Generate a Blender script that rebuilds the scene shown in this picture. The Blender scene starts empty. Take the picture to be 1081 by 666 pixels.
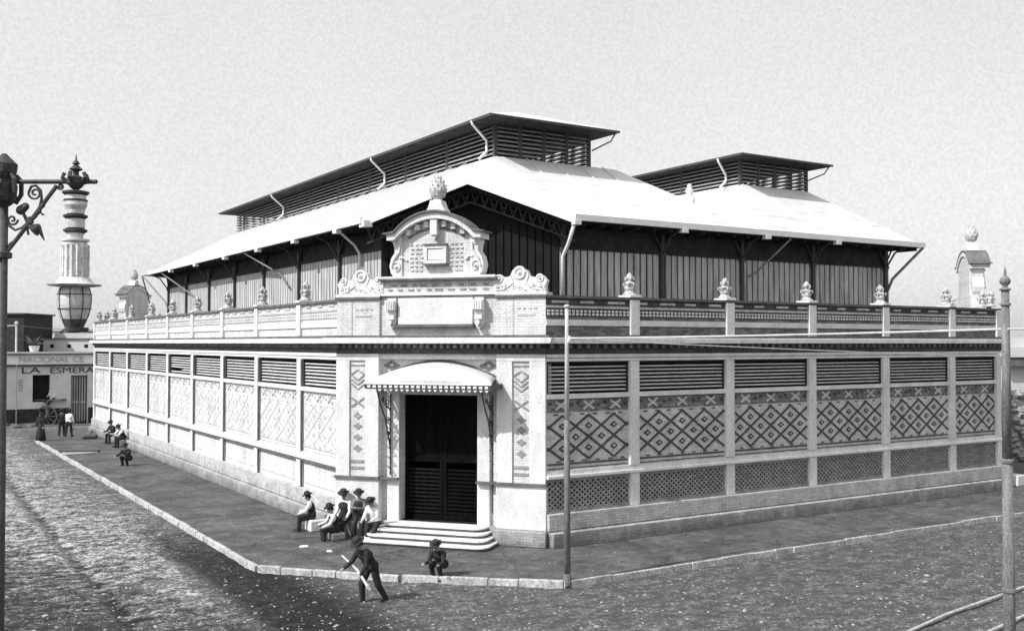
import bpy, bmesh, math, random
from mathutils import Vector, Matrix, noise
random.seed(7)
PI=math.pi; sin=math.sin; cos=math.cos; rad=math.radians
sc=bpy.context.scene; COL=sc.collection
# ------------------------------------------------------------------ materials
def nn(nt,t,**k):
    n=nt.nodes.new(t)
    for a,b in k.items(): setattr(n,a,b)
    return n
def base_mat(name,rough=.85,metal=0.):
    m=bpy.data.materials.new(name); m.use_nodes=True; nt=m.node_tree
    b=nt.nodes['Principled BSDF']; b.inputs['Roughness'].default_value=rough; b.inputs['Metallic'].default_value=metal
    b.inputs['Specular IOR Level'].default_value=.25
    g=nn(nt,'ShaderNodeNewGeometry')
    return m,nt,b,g
def math_(nt,op,a,b,clamp=False):
    n=nn(nt,'ShaderNodeMath',operation=op,use_clamp=clamp)
    for i,v in enumerate((a,b)):
        if isinstance(v,(int,float)): n.inputs[i].default_value=v
        elif v is not None: nt.links.new(v,n.inputs[i])
    return n.outputs[0]
def noise_(nt,g,scale,detail=4,rough=.6,stretch=None):
    n=nn(nt,'ShaderNodeTexNoise'); n.inputs['Scale'].default_value=scale; n.inputs['Detail'].default_value=detail; n.inputs['Roughness'].default_value=rough
    src=g.outputs['Position']
    if stretch:
        mp=nn(nt,'ShaderNodeMapping'); mp.inputs['Scale'].default_value=stretch; nt.links.new(src,mp.inputs[0]); src=mp.outputs[0]
    nt.links.new(src,n.inputs['Vector']); return n.outputs['Fac']
def ramp(nt,v,a,b,lo,hi):
    n=nn(nt,'ShaderNodeMapRange'); nt.links.new(v,n.inputs[0])
    for i,x in enumerate((a,b,lo,hi)): n.inputs[i+1].default_value=x
    return n.outputs[0]
def to_bw(nt,v,b):
    c=nn(nt,'ShaderNodeCombineColor')
    for i in range(3): nt.links.new(v,c.inputs[i])
    nt.links.new(c.outputs[0],b.inputs['Base Color'])
def bump(nt,v,b,s,d=.02):
    n=nn(nt,'ShaderNodeBump'); n.inputs['Strength'].default_value=s; n.inputs['Distance'].default_value=d
    nt.links.new(v,n.inputs['Height']); nt.links.new(n.outputs[0],b.inputs['Normal'])
def mat(name,base,var=.18,scale=1.2,speck=.2,rough=.85,metal=0,bs=.3,stretch=None,spscale=28):
    m,nt,b,g=base_mat(name,rough,metal)
    n1=noise_(nt,g,scale,5,.65,stretch); n2=noise_(nt,g,spscale,3,.7)
    f1=ramp(nt,n1,.3,.7,1-var,1+var); f2=ramp(nt,n2,.35,.65,1-speck,1+speck)
    v=math_(nt,'MULTIPLY',math_(nt,'MULTIPLY',f1,f2),base)
    to_bw(nt,v,b); bump(nt,n2,b,bs,.01); return m
def brick_mat(name,base,joint,var=.16,rough=.9,bs=.5,stain=0.0):
    m,nt,b,g=base_mat(name,rough)
    sp=nn(nt,'ShaderNodeSeparateXYZ'); nt.links.new(g.outputs['Position'],sp.inputs[0])
    u=math_(nt,'SUBTRACT',sp.outputs[0],sp.outputs[1])
    cx=nn(nt,'ShaderNodeCombineXYZ'); nt.links.new(u,cx.inputs[0]); nt.links.new(sp.outputs[2],cx.inputs[1])
    br=nn(nt,'ShaderNodeTexBrick'); nt.links.new(cx.outputs[0],br.inputs['Vector'])
    br.inputs['Scale'].default_value=1; br.inputs['Brick Width'].default_value=.27; br.inputs['Row Height'].default_value=.078
    br.inputs['Mortar Size'].default_value=.008; br.inputs['Mortar Smooth'].default_value=.4
    a=base*(1-var); c=base*(1+var)
    br.inputs['Color1'].default_value=(a,a,a,1); br.inputs['Color2'].default_value=(c,c,c,1); br.inputs['Mortar'].default_value=(joint,joint,joint,1)
    n1=noise_(nt,g,.7,5,.65); n2=noise_(nt,g,22,3,.7)
    f=math_(nt,'MULTIPLY',ramp(nt,n1,.3,.7,.86,1.1),ramp(nt,n2,.35,.65,.8,1.16))
    n4=noise_(nt,g,1.0,4,.7,(3.0,3.0,.22)); f=math_(nt,'MULTIPLY',f,ramp(nt,n4,.35,.62,.84,1.05))
    if stain:
        # damp and splash dirt that has soaked into the foot of the wall
        n3=noise_(nt,g,1.6,4,.7); d=ramp(nt,math_(nt,'ADD',sp.outputs[2],math_(nt,'MULTIPLY',n3,1.1)),.55,1.25,1-stain,1.0)
        d=math_(nt,'MINIMUM',d,1.0); f=math_(nt,'MULTIPLY',f,d)
    bw=nn(nt,'ShaderNodeRGBToBW'); nt.links.new(br.outputs['Color'],bw.inputs[0])
    to_bw(nt,math_(nt,'MULTIPLY',bw.outputs[0],f),b)
    h=math_(nt,'ADD',math_(nt,'MULTIPLY',br.outputs['Fac'],-1),math_(nt,'MULTIPLY',n2,.6)); bump(nt,h,b,bs,.012)
    return m
M={}
M['wash']=brick_mat('sunlit_pale_brick',.66,.52,.08,bs=.5,stain=.22)
M['stone']=mat('dressed_stone',.66,.18,1.6,.22,bs=.5,stretch=(1,1,.5))
M['plinth']=brick_mat('stained_plinth',.5,.36,.14,stain=.6,bs=.8)
M['panel']=brick_mat('pale_panel_brick',.58,.44,.14)
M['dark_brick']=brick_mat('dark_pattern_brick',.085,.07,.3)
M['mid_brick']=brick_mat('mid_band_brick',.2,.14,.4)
M['sunlit_relief']=brick_mat('sunlit_relief_brick',.5,.43,.12)  # pattern brick coloured paler on the sunlit fronts, glare painted in
M['ornament']=brick_mat('worn_ornament_brick',.3,.26,.2)
M['finial']=mat('weathered_finial_stone',.45,.35,7,.35,bs=.6,spscale=18)
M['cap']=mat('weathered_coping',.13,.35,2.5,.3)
M['slat']=mat('louvre_slat',.5,.25,3,.25,stretch=(1,1,8))
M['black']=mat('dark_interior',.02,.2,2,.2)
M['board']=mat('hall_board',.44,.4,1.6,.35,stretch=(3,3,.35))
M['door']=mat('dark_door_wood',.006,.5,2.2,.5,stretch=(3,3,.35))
M['slat_dark']=mat('left_door_slat',.012,.5,2.2,.4,stretch=(3,3,.35))  # slats of the left leaf, slightly lighter than the door
M['board_dark']=mat('dark_board',.05,.5,2.2,.3,stretch=(3,3,.35))
m,nt,b,g=base_mat('white_roof_sheet',.55); M['roof']=m
r1=noise_(nt,g,.8,5,.65); r2=noise_(nt,g,1.6,5,.7,(.35,3.2,1)); r3=noise_(nt,g,18,2,.7)
f=math_(nt,'MULTIPLY',math_(nt,'MULTIPLY',ramp(nt,r1,.35,.65,.9,1.07),ramp(nt,r2,.55,.7,1,.72)),ramp(nt,r3,.35,.65,.95,1.05))
sp_=nn(nt,'ShaderNodeSeparateXYZ'); nt.links.new(g.outputs['Position'],sp_.inputs[0])
lap=math_(nt,'FRACT',math_(nt,'MULTIPLY',sp_.outputs[2],1.25),0); f=math_(nt,'MULTIPLY',f,ramp(nt,lap,0,.035,.72,1))
to_bw(nt,math_(nt,'MULTIPLY',f,.66),b); bump(nt,math_(nt,'ADD',lap,r1),b,.3,.02)
M['soffit']=mat('dark_timber',.045,.4,2,.3)
M['iron']=mat('painted_iron',.06,.3,6,.3,rough=.55,bs=.2)
M['grey_iron']=mat('grey_iron',.2,.3,6,.25,rough=.5,bs=.2)
M['white_iron']=mat('white_iron',.78,.08,6,.1,rough=.5,bs=.1)
M['clslat']=mat('clerestory_slat',.27,.4,2.5,.3,stretch=(1,1,6))
M['pole']=mat('pole_paint',.16,.4,3,.35,rough=.6,stretch=(4,4,.8))
M['pole_light']=mat('pole_galvanised',.5,.2,3,.2,rough=.5)
M['marq']=mat('canopy_sheet',.6,.12,2.5,.28,rough=.6)
M['opal']=mat('opal_glass',.6,.3,9,.15,rough=.3,bs=.05)
M['lamp_metal']=mat('lamp_metal',.62,.3,8,.2,rough=.5)
M['soot']=mat('sooty_metal',.1,.5,16,.3)
M['skin']=mat('skin',.27,.1,8,.1,rough=.6,bs=.05)
M['white_cloth']=mat('white_cotton',.7,.12,9,.12,bs=.3)
M['grey_cloth']=mat('grey_cloth',.16,.25,9,.2,bs=.3)
M['dark_cloth']=mat('dark_cloth',.025,.4,9,.3,bs=.3)
M['felt']=mat('felt_hat',.03,.3,12,.2)
M['hair']=mat('hair',.015,.3,12,.2)
M['shop_wall']=mat('shop_plaster',.6,.14,.8,.18)
M['shop_dark']=mat('shop_dado',.035,.4,2,.3)
M['paint_dark']=mat('sign_paint',.07,.3,5,.3)
M['paint_grey']=mat('faded_sign_paint',.33,.15,5,.2)
M['wood']=mat('grey_wood',.3,.3,3,.3,stretch=(1,1,.2))
M['far_wall']=mat('far_house_wall',.55,.12,.6,.12)
M['kerb']=mat('kerb_stone',.4,.35,2.2,.35,bs=.8,spscale=14)
M['stonechip']=mat('loose_stone',.3,.5,5,.3,bs=.8)
M['rail']=mat('steel_rail',.45,.25,8,.25,rough=.4)

for k in ('door','slat_dark','black','board_dark','soffit'): M[k].node_tree.nodes['Principled BSDF'].inputs['Specular IOR Level'].default_value=.03
# ------------------------------------------------------------------ mesh helper
class MB:
    def __init__(s,T=None): s.v=[];s.f=[];s.T=T;s.pc=[]
    def add(s,vs,fs):
        n=len(s.v); s.pc.append((n,len(s.f)))
        s.v+= [s.T(*p) if s.T else tuple(p) for p in vs]
        s.f+= [[i+n for i in f] for f in fs]; return s
    def box(s,a0,a1,b0,b1,c0,c1):
        vs=[(a,b,c) for a in(a0,a1) for b in(b0,b1) for c in(c0,c1)]
        return s.add(vs,[(0,1,3,2),(4,6,7,5),(0,4,5,1),(2,3,7,6),(0,2,6,4),(1,5,7,3)])
    def prism(s,pts,d0,d1):      # pts in (u,z); depth d
        n=len(pts); vs=[(p[0],d0,p[1]) for p in pts]+[(p[0],d1,p[1]) for p in pts]
        return s.add(vs,[list(range(n))[::-1],list(range(n,2*n))]+[(i,(i+1)%n,n+(i+1)%n,n+i) for i in range(n)])
    def hprism(s,pts,z0,z1):
        n=len(pts); vs=[(p[0],p[1],z0) for p in pts]+[(p[0],p[1],z1) for p in pts]
        return s.add(vs,[list(range(n))[::-1],list(range(n,2*n))]+[(i,(i+1)%n,n+(i+1)%n,n+i) for i in range(n)])
    def bar(s,p,q,w,d0,d1):      # flat bar in the (u,z) plane
        dx,dz=q[0]-p[0],q[1]-p[1];L=math.hypot(dx,dz) or 1;nx,nz=-dz/L*w/2,dx/L*w/2
        return s.prism([(p[0]+nx,p[1]+nz),(q[0]+nx,q[1]+nz),(q[0]-nx,q[1]-nz),(p[0]-nx,p[1]-nz)],d0,d1)
    def tube(s,pts,r,n=8,rs=None):
        P=[Vector(p) for p in pts]; vs=[];fs=[]; up=None
        for i,p in enumerate(P):
            t=(P[min(i+1,len(P)-1)]-P[max(i-1,0)])
            if t.length<1e-6: t=Vector((0,0,1))
            t.normalize()
            if up is None: up=t.orthogonal().normalized()
            else:
                up=(up-t*up.dot(t)); up=up.normalized() if up.length>1e-5 else t.orthogonal().normalized()
            w=t.cross(up); rr=rs[i] if rs else r
            for k in range(n):
                a=2*PI*k/n; vs.append(tuple(p+up*cos(a)*rr+w*sin(a)*rr))
        m=len(P)
        for i in range(m-1):
            for k in range(n): fs.append((i*n+k,i*n+(k+1)%n,(i+1)*n+(k+1)%n,(i+1)*n+k))
        fs.append(list(range(n))[::-1]); fs.append([(m-1)*n+k for k in range(n)])
        return s.add(vs,fs)
    def lathe(s,prof,c=(0,0,0),n=20,axis='z'):   # prof = [(r,h)]
        vs=[];fs=[]
        for r,h in prof:
            for k in range(n):
                a=2*PI*k/n; x,y=max(r,.0005)*cos(a),max(r,.0005)*sin(a)
                vs.append((c[0]+x,c[1]+y,c[2]+h) if axis=='z' else (c[0]+x,c[1]+h,c[2]+y))
        m=len(prof)
        for i in range(m-1):
            for k in range(n): fs.append((i*n+k,i*n+(k+1)%n,(i+1)*n+(k+1)%n,(i+1)*n+k))
        fs.append(list(range(n))[::-1]); fs.append([(m-1)*n+k for k in range(n)])
        return s.add(vs,fs)
    def cap(s,p,r0,q,r1,n=12):   # capsule
        p=Vector(p);q=Vector(q);t=q-p;L=t.length
        t=t.normalized() if L>1e-6 else Vector((0,0,1))
        pts=[];rs=[]
        for k in range(5):
            a=PI/2*k/4; pts.append(p-t*r0*cos(a)); rs.append(max(r0*sin(a),.0008))
        for k in range(5):
            a=PI/2*k/4; pts.append(q+t*r1*sin(a)); rs.append(max(r1*cos(a),.0008))
        return s.tube(pts,0,n,rs)
    def pieces(s,name,m,parent,limit=999,**k):
        pc=s.pc+[(len(s.v),len(s.f))]; out=[]
        for i in range(len(s.pc)):
            if i>=limit: break
            q=MB(); q.v=s.v[pc[i][0]:pc[i+1][0]]; q.f=[[j-pc[i][0] for j in f] for f in s.f[pc[i][1]:pc[i+1][1]]]; out.append(q.build(name,m,parent,**k))
        return out
    def build(s,name,m,parent=None,smooth=False,bev=0,local=False,remesh=0):
        me=bpy.data.meshes.new(name)
        off=Vector(parent.get('_o',(0,0,0))) if (parent is not None and not local) else Vector((0,0,0))
        me.from_pydata([tuple(Vector(p)-off) for p in s.v],[],s.f)
        bm=bmesh.new(); bm.from_mesh(me); bmesh.ops.recalc_face_normals(bm,faces=bm.faces); bm.to_mesh(me); bm.free()
        me.materials.append(M[m]); o=bpy.data.objects.new(name,me); COL.objects.link(o)
        if remesh:
            md=o.modifiers.new('r','REMESH'); md.mode='VOXEL'; md.voxel_size=remesh
            m2=o.modifiers.new('s','SMOOTH'); m2.factor=.5; m2.iterations=3
            dg=bpy.context.evaluated_depsgraph_get(); ev=o.evaluated_get(dg); nm=bpy.data.meshes.new_from_object(ev)
            o.modifiers.clear(); o.data=nm; nm.name=name; smooth=True
            if not nm.materials: nm.materials.append(M[m])
        if smooth:
            for p in o.data.polygons: p.use_smooth=True
        if bev:
            b=o.modifiers.new('bevel','BEVEL'); b.width=bev; b.segments=2; b.limit_method='ANGLE'
        if parent is not None: o.parent=parent
        return o
def thing(name,label,cat,loc=(0,0,0),group=None,rz=0):
    o=bpy.data.objects.new(name,None); COL.objects.link(o); o.location=loc; o.rotation_euler=(0,0,rz); o.empty_display_size=.3
    o['label']=label;o['category']=cat
    if group:o['group']=group
    if rz==0: o['_o']=tuple(loc)
    return o
def tag(o,label,cat,group=None):
    o['label']=label;o['category']=cat
    if group:o['group']=group
    return o
def struct(o,kind='structure'): o['kind']=kind; return o
def frame(P,e,n):
    return lambda u,d,z:(P[0]+e[0]*u+n[0]*d,P[1]+e[1]*u+n[1]*d,z)
# ------------------------------------------------------------------ camera
F_,H_=1077.,6.0; AZ=rad(57.7); PT=rad(1.54)
fw=Vector((cos(AZ)*cos(PT),sin(AZ)*cos(PT),sin(PT))); rt=Vector((sin(AZ),-cos(AZ),0)); upv=Vector((-cos(AZ)*sin(PT),-sin(AZ)*sin(PT),cos(PT)))
def ray(px,py): return fw+rt*((px-540.5)/F_)+upv*((333-py)/F_)
def at(px,py,z=0.):
    r=ray(px,py);t=(z-H_)/r.z;return (r.x*t,r.y*t,z)
def dep(px,py,d):
    r=ray(px,py); return (r.x*d,r.y*d,H_+r.z*d)
cam=bpy.data.cameras.new('camera'); co=bpy.data.objects.new('camera',cam); COL.objects.link(co); sc.camera=co
co.location=(0,0,H_); co.rotation_euler=(PI/2+PT,0,AZ-PI/2); cam.sensor_width=36; cam.lens=36*F_/1081; cam.clip_end=3000; cam.clip_start=.1
# ------------------------------------------------------------------ world and sun
SA=rad(3); EL=rad(45)
sd=Vector((-cos(SA)*cos(EL),-sin(SA)*cos(EL),sin(EL)))
w=bpy.data.worlds.new('World'); sc.world=w; w.use_nodes=True; nt=w.node_tree
bg=nt.nodes['Background']; sky=nn(nt,'ShaderNodeTexSky',sky_type='NISHITA'); sky.sun_disc=False; sky.sun_elevation=EL
sky.sun_rotation=math.atan2(sd.x,sd.y); sky.dust_density=3.0; sky.air_density=1.0; sky.altitude=0
bw=nn(nt,'ShaderNodeRGBToBW'); nt.links.new(sky.outputs[0],bw.inputs[0])
tc=nn(nt,'ShaderNodeTexCoord'); cn=nn(nt,'ShaderNodeTexNoise'); cn.inputs['Scale'].default_value=1.6; cn.inputs['Detail'].default_value=3
nt.links.new(tc.outputs['Generated'],cn.inputs['Vector'])
cl=ramp(nt,cn.outputs['Fac'],.3,.7,.95,1.05)
cn2=nn(nt,'ShaderNodeTexNoise'); cn2.inputs['Scale'].default_value=320; cn2.inputs['Detail'].default_value=3; nt.links.new(tc.outputs['Generated'],cn2.inputs['Vector'])
cl=math_(nt,'MULTIPLY',cl,ramp(nt,cn2.outputs['Fac'],.35,.65,.94,1.06))
# thin high overcast: even veil of cloud added to the clear-sky gradient
v=math_(nt,'ADD',math_(nt,'MULTIPLY',bw.outputs[0],.42),2.75)
v=math_(nt,'MULTIPLY',v,cl)
cc=nn(nt,'ShaderNodeCombineColor')
for i in range(3): nt.links.new(v,cc.inputs[i])
nt.links.new(cc.outputs[0],bg.inputs['Color']); bg.inputs['Strength'].default_value=.106
sl=bpy.data.lights.new('sun','SUN'); sl.energy=2.3; sl.angle=rad(.6); sl.color=(1,1,1)
so=bpy.data.objects.new('sun',sl); COL.objects.link(so); so.rotation_euler=sd.to_track_quat('Z','Y').to_euler()
sc.view_settings.view_transform='Standard'; sc.view_settings.look='None'; sc.view_settings.exposure=.98; sc.view_settings.gamma=1

# ------------------------------------------------------------------ ground
def lerp_axis(segs):
    out=[segs[0][0]]
    for a,b,st in segs:
        n=max(1,int(round((b-a)/st)))
        out+=[a+(b-a)*(i+1)/n for i in range(n)]
    return out
xs=lerp_axis([(-900,-200,140),(-200,-30,17),(-30,2,2),(2,9.2,.1),(9.2,26,.14),(26,40,.5),(40,120,8),(120,1100,140)])
ys=lerp_axis([(-500,-40,115),(-40,8,6),(8,34,.13),(34,70,.3),(70,100,1),(100,220,12),(220,1200,140)])
def seg_d(x,y,a,b):
    dx,dy=b[0]-a[0],b[1]-a[1];t=max(0,min(1,((x-a[0])*dx+(y-a[1])*dy)/(dx*dx+dy*dy)))
    return math.hypot(x-a[0]-t*dx,y-a[1]-t*dy)
rutA=at(-30,462,-.13);rutB=at(140,662,-.13)
def gh(x,y):
    if x<-30 or x>44 or y<6 or y>100: return 0
    n=noise.noise(Vector((x*1.1,y*1.1,0)))*.035+noise.noise(Vector((x*3.7,y*3.7,3)))*.024+noise.noise(Vector((x*9,y*9,7)))*.012
    d=seg_d(x,y,rutA,rutB)
    if d<.35: n-=.05*(1-d/.35)
    if y>16 and x>2: n=min(n,.06)
    return n
vs=[(x,y,-.15+gh(x,y)) for y in ys for x in xs]; nx=len(xs)
fs=[(j*nx+i,j*nx+i+1,(j+1)*nx+i+1,(j+1)*nx+i) for j in range(len(ys)-1) for i in range(nx-1)]
m,nt,b,g=base_mat('earth_street',.95); M['earth']=m
sp=nn(nt,'ShaderNodeSeparateXYZ'); nt.links.new(g.outputs['Position'],sp.inputs[0]); X,Y=sp.outputs[0],sp.outputs[1]
# pale trampled lime dust on the side street, darker packed soil on the corner and main street
n_big=noise_(nt,g,.35,4,.6); n_mid=noise_(nt,g,1.7,5,.72,(1.0,1.7,1)); n_f=noise_(nt,g,8,4,.75); n_ff=noise_(nt,g,34,3,.7)
edge=math_(nt,'ADD',X,math_(nt,'MULTIPLY',n_big,5.0))
left=ramp(nt,edge,9.6,12.2,1,0)
near=ramp(nt,math_(nt,'ADD',Y,math_(nt,'MULTIPLY',n_big,14)),27,38,.25,1)
pale=math_(nt,'MULTIPLY',left,near)
base=ramp(nt,pale,0,1,.108,.27)
n_v=noise_(nt,g,15,3,.7)
ex,ey=rutB[0]-rutA[0],rutB[1]-rutA[1]; el_=math.hypot(ex,ey); nx_,ny_=-ey/el_,ex/el_
rd=math_(nt,'ADD',math_(nt,'ADD',math_(nt,'MULTIPLY',X,nx_),math_(nt,'MULTIPLY',Y,ny_)),-(rutA[0]*nx_+rutA[1]*ny_))
rd=math_(nt,'ABSOLUTE',math_(nt,'ADD',rd,math_(nt,'MULTIPLY',math_(nt,'ADD',n_mid,-.5),1.3)),0)
rutf=ramp(nt,rd,.04,.22,.4,1)
# dark manured soil nearest the camera on the left
dl=ramp(nt,math_(nt,'ADD',math_(nt,'ADD',Y,math_(nt,'MULTIPLY',X,3.2)),math_(nt,'MULTIPLY',n_mid,20)),49,60,.3,1)
n_c=noise_(nt,g,4.3,6,.75,(1,1.3,1)); clod=ramp(nt,n_c,.5,.57,1.12,.32)
f=math_(nt,'MULTIPLY',ramp(nt,n_mid,.4,.6,.3,1.55),math_(nt,'MULTIPLY',ramp(nt,n_f,.4,.6,.3,1.7),math_(nt,'MULTIPLY',ramp(nt,n_v,.4,.6,.45,1.55),ramp(nt,n_ff,.4,.6,.5,1.5))))
# damp dark soil by the kerb of the side street
dk=math_(nt,'MULTIPLY',ramp(nt,math_(nt,'ADD',X,math_(nt,'MULTIPLY',n_mid,1.6)),7.9,8.5,0,1),ramp(nt,math_(nt,'ADD',Y,math_(nt,'MULTIPLY',n_big,6)),33,39,1,.25))
dk=math_(nt,'MULTIPLY',dk,ramp(nt,X,9.2,10.6,1,0)); 
f=math_(nt,'MULTIPLY',f,clod)
con=ramp(nt,pale,0,1,.5,1)   # the main street is smoother packed mud
f=math_(nt,'ADD',math_(nt,'MULTIPLY',math_(nt,'ADD',f,-1),con),1)
f=math_(nt,'MULTIPLY',math_(nt,'MULTIPLY',f,ramp(nt,dk,0,1,1,.15)),math_(nt,'MULTIPLY',rutf,dl))
to_bw(nt,math_(nt,'MINIMUM',math_(nt,'MULTIPLY',base,f),.62),b)
bump(nt,math_(nt,'ADD',n_f,math_(nt,'MULTIPLY',n_ff,.4)),b,.8,.05)
g0=MB();g0.v=vs;g0.f=fs; struct(g0.build('ground','earth',smooth=True))
m,nt,b,g=base_mat('packed_pavement',.92); M['pave']=m
p1=noise_(nt,g,.55,5,.7); p2=noise_(nt,g,2.6,5,.75); p3=noise_(nt,g,21,3,.75); p4=noise_(nt,g,60,2,.7)
f=math_(nt,'MULTIPLY',math_(nt,'MULTIPLY',ramp(nt,p1,.38,.62,.72,1.35),ramp(nt,p2,.4,.6,.78,1.25)),math_(nt,'MULTIPLY',ramp(nt,p3,.38,.62,.55,1.5),ramp(nt,p4,.38,.62,.7,1.3)))
f=math_(nt,'MULTIPLY',f,ramp(nt,p2,.62,.68,1,1.9))
vo=nn(nt,'ShaderNodeTexVoronoi',feature='DISTANCE_TO_EDGE'); vo.inputs['Scale'].default_value=.38; wv=nn(nt,'ShaderNodeVectorMath',operation='ADD'); nv=nn(nt,'ShaderNodeTexNoise'); nv.inputs['Scale'].default_value=1.5; nt.links.new(g.outputs['Position'],nv.inputs['Vector']); nt.links.new(g.outputs['Position'],wv.inputs[0]); nt.links.new(nv.outputs['Color'],wv.inputs[1]); nt.links.new(wv.outputs[0],vo.inputs['Vector'])
f=math_(nt,'MULTIPLY',f,ramp(nt,vo.outputs['Distance'],.0,.014,.45,1))
to_bw(nt,math_(nt,'MULTIPLY',f,.085),b); bump(nt,math_(nt,'ADD',p3,p2),b,.6,.02)
KL,KC,KR=(8.95,27.0),(15.0,21.07),(90,20.9)
sw=MB(); sw.hprism([(8.95,69.5),KL,(11.7,23.9),KC,KR,(90,70),(60,69.5)],-.3,0); struct(sw.build('pavement','pave'))
kb=MB()
def kerb(p,q,wd=.17):
    L=math.hypot(q[0]-p[0],q[1]-p[1]);e=((q[0]-p[0])/L,(q[1]-p[1])/L);n=(e[1],-e[0]);u=0;k=MB(frame(p,e,n))
    while u<L:
        l=random.uniform(.6,1.3);j=random.uniform(-.02,.02);h=random.uniform(.012,.045)
        k.box(u+.008,min(u+l,L)-.008,-wd/2+j,wd/2+j,-.3,h);u+=l
    kb.v+=[];n0=len(kb.v);kb.v+=k.v;kb.f+=[[i+n0 for i in f] for f in k.f]
kerb((8.95,69.5),(8.95,27.05),.13);kerb((8.98,26.95),(11.7,23.95),.14);kerb((11.75,23.9),(14.95,21.1),.14);kerb((15.05,21.06),(60,20.95),.08)
struct(kb.build('kerb','kerb',bev=.02))
# loose stones
st=MB()
def stone(x,y,z,r):
    c=(x,y,z);k=[]
    rx,ry,rz=r*random.uniform(.7,1.5),r*random.uniform(.7,1.5),r*random.uniform(.35,.7)
    n=6;vs=[(x,y,z+rz)];a0=random.random()*6
    for q,(hh,rr) in enumerate(((.55,.75),(-.2,1))):
        for i in range(n):
            a=a0+2*PI*i/n+q*.5;j=random.uniform(.8,1.15);vs.append((x+rx*rr*cos(a)*j,y+ry*rr*sin(a)*j,z+rz*hh))
    fs=[(0,1+i,1+(i+1)%n) for i in range(n)]+[(1+i,1+n+i,1+n+(i+1)%n,1+(i+1)%n) for i in range(n)]
    st.add(vs,fs)
for k in range(5200):
    u=random.random(); py=440+226*(random.random()**.8)+12; px=random.uniform(-20,1100)
    x,y,z=at(px,py,-.14)
    inside= (x>8.7 and y>27) or (y>21 and x>14.9) or (x>8.7 and y>20.9 and (x-8.95)*5.93+(y-27)*6.05>-1.2)
    if y>72: continue
    r=random.choice((.012,.016,.02,.02,.03,.04)) if random.random()<.985 else random.uniform(.05,.09)
    if x>12 and random.random()<.45: continue
    if inside:
        if random.random()<.88: continue
        if 12.3<x and y>24.7: continue
        stone(x,y,.002,r*.7)
    else: stone(x,y,-.15+gh(x,y),r)
tag(struct(st.build('loose_stones','stonechip'),'stuff'),'loose pale stones and chips lying over the earth street','stones')
# litter
lt=MB()
for px,py,wd in ((320,577,.24),(347,582,.14)):
    x,y,z=at(px,py,.004); 
    if y<40: lt.add([(x-wd/2,y-.05,.01),(x+wd/2,y-.12,.012),(x+wd/2+.05,y+.1,.03),(x-wd/2+.04,y+.12,.02),(x,y,.06)],[(0,1,4),(1,2,4),(2,3,4),(3,0,4)])
tag(lt.build('paper_scrap','white_cloth'),'crumpled white paper scraps on the pavement in front of the seated men','litter')
# rails at the lower right
for pts,lab in (([(940,674),(1000,647),(1040,633),(1085,617),(1160,596)],'tram rail crossing the bottom right corner, the one further from the camera'),([(1000,690),(1045,665),(1085,647),(1150,622)],'tram rail in the bottom right corner, nearer the camera and mostly cut off')):
    b_=MB(); P=[at(px,py,-.06) for px,py in pts]; b_.tube([(p[0],p[1],-.075) for p in P],.035,8)
    tag(b_.build('tram_rail','rail'),lab,'rail','tram rails')

# ------------------------------------------------------------------ MARKET HALL
A=(12.6,30.3);B=(17.0,25.01);LC=math.hypot(B[0]-A[0],B[1]-A[1])
ec=((B[0]-A[0])/LC,(B[1]-A[1])/LC);ncm=(ec[1],-ec[0])
FR=frame((17.0,25.0),(1,0),(0,-1)); FL=frame((13.0,30.3),(0,1),(-1,0)); FC=frame(A,ec,ncm)
LR,LL=22.75,43.0
R0=(17,30,0)
mk=thing('market_hall','large pale brick market hall with patterned panels, white roofs and a chamfered corner entrance','market hall',R0)
def vol(T,mname,name,*boxes,bev=0,parent=mk):
    b=MB(T)
    for q in boxes: b.box(*q)
    if len(boxes)>1: return b.pieces(name,mname,parent,bev=bev)
    return b.build(name,mname,parent,bev=bev)
def ln(T): return LR if T is FR else LL
BR=[0,3.32,7.41,11.41,15.44,19.49,22.75]
BL=[0.15,4.34,9.02,13.6,18.4,23.06,27.6,32.6,37.6,43.0]
PW=.36
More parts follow.
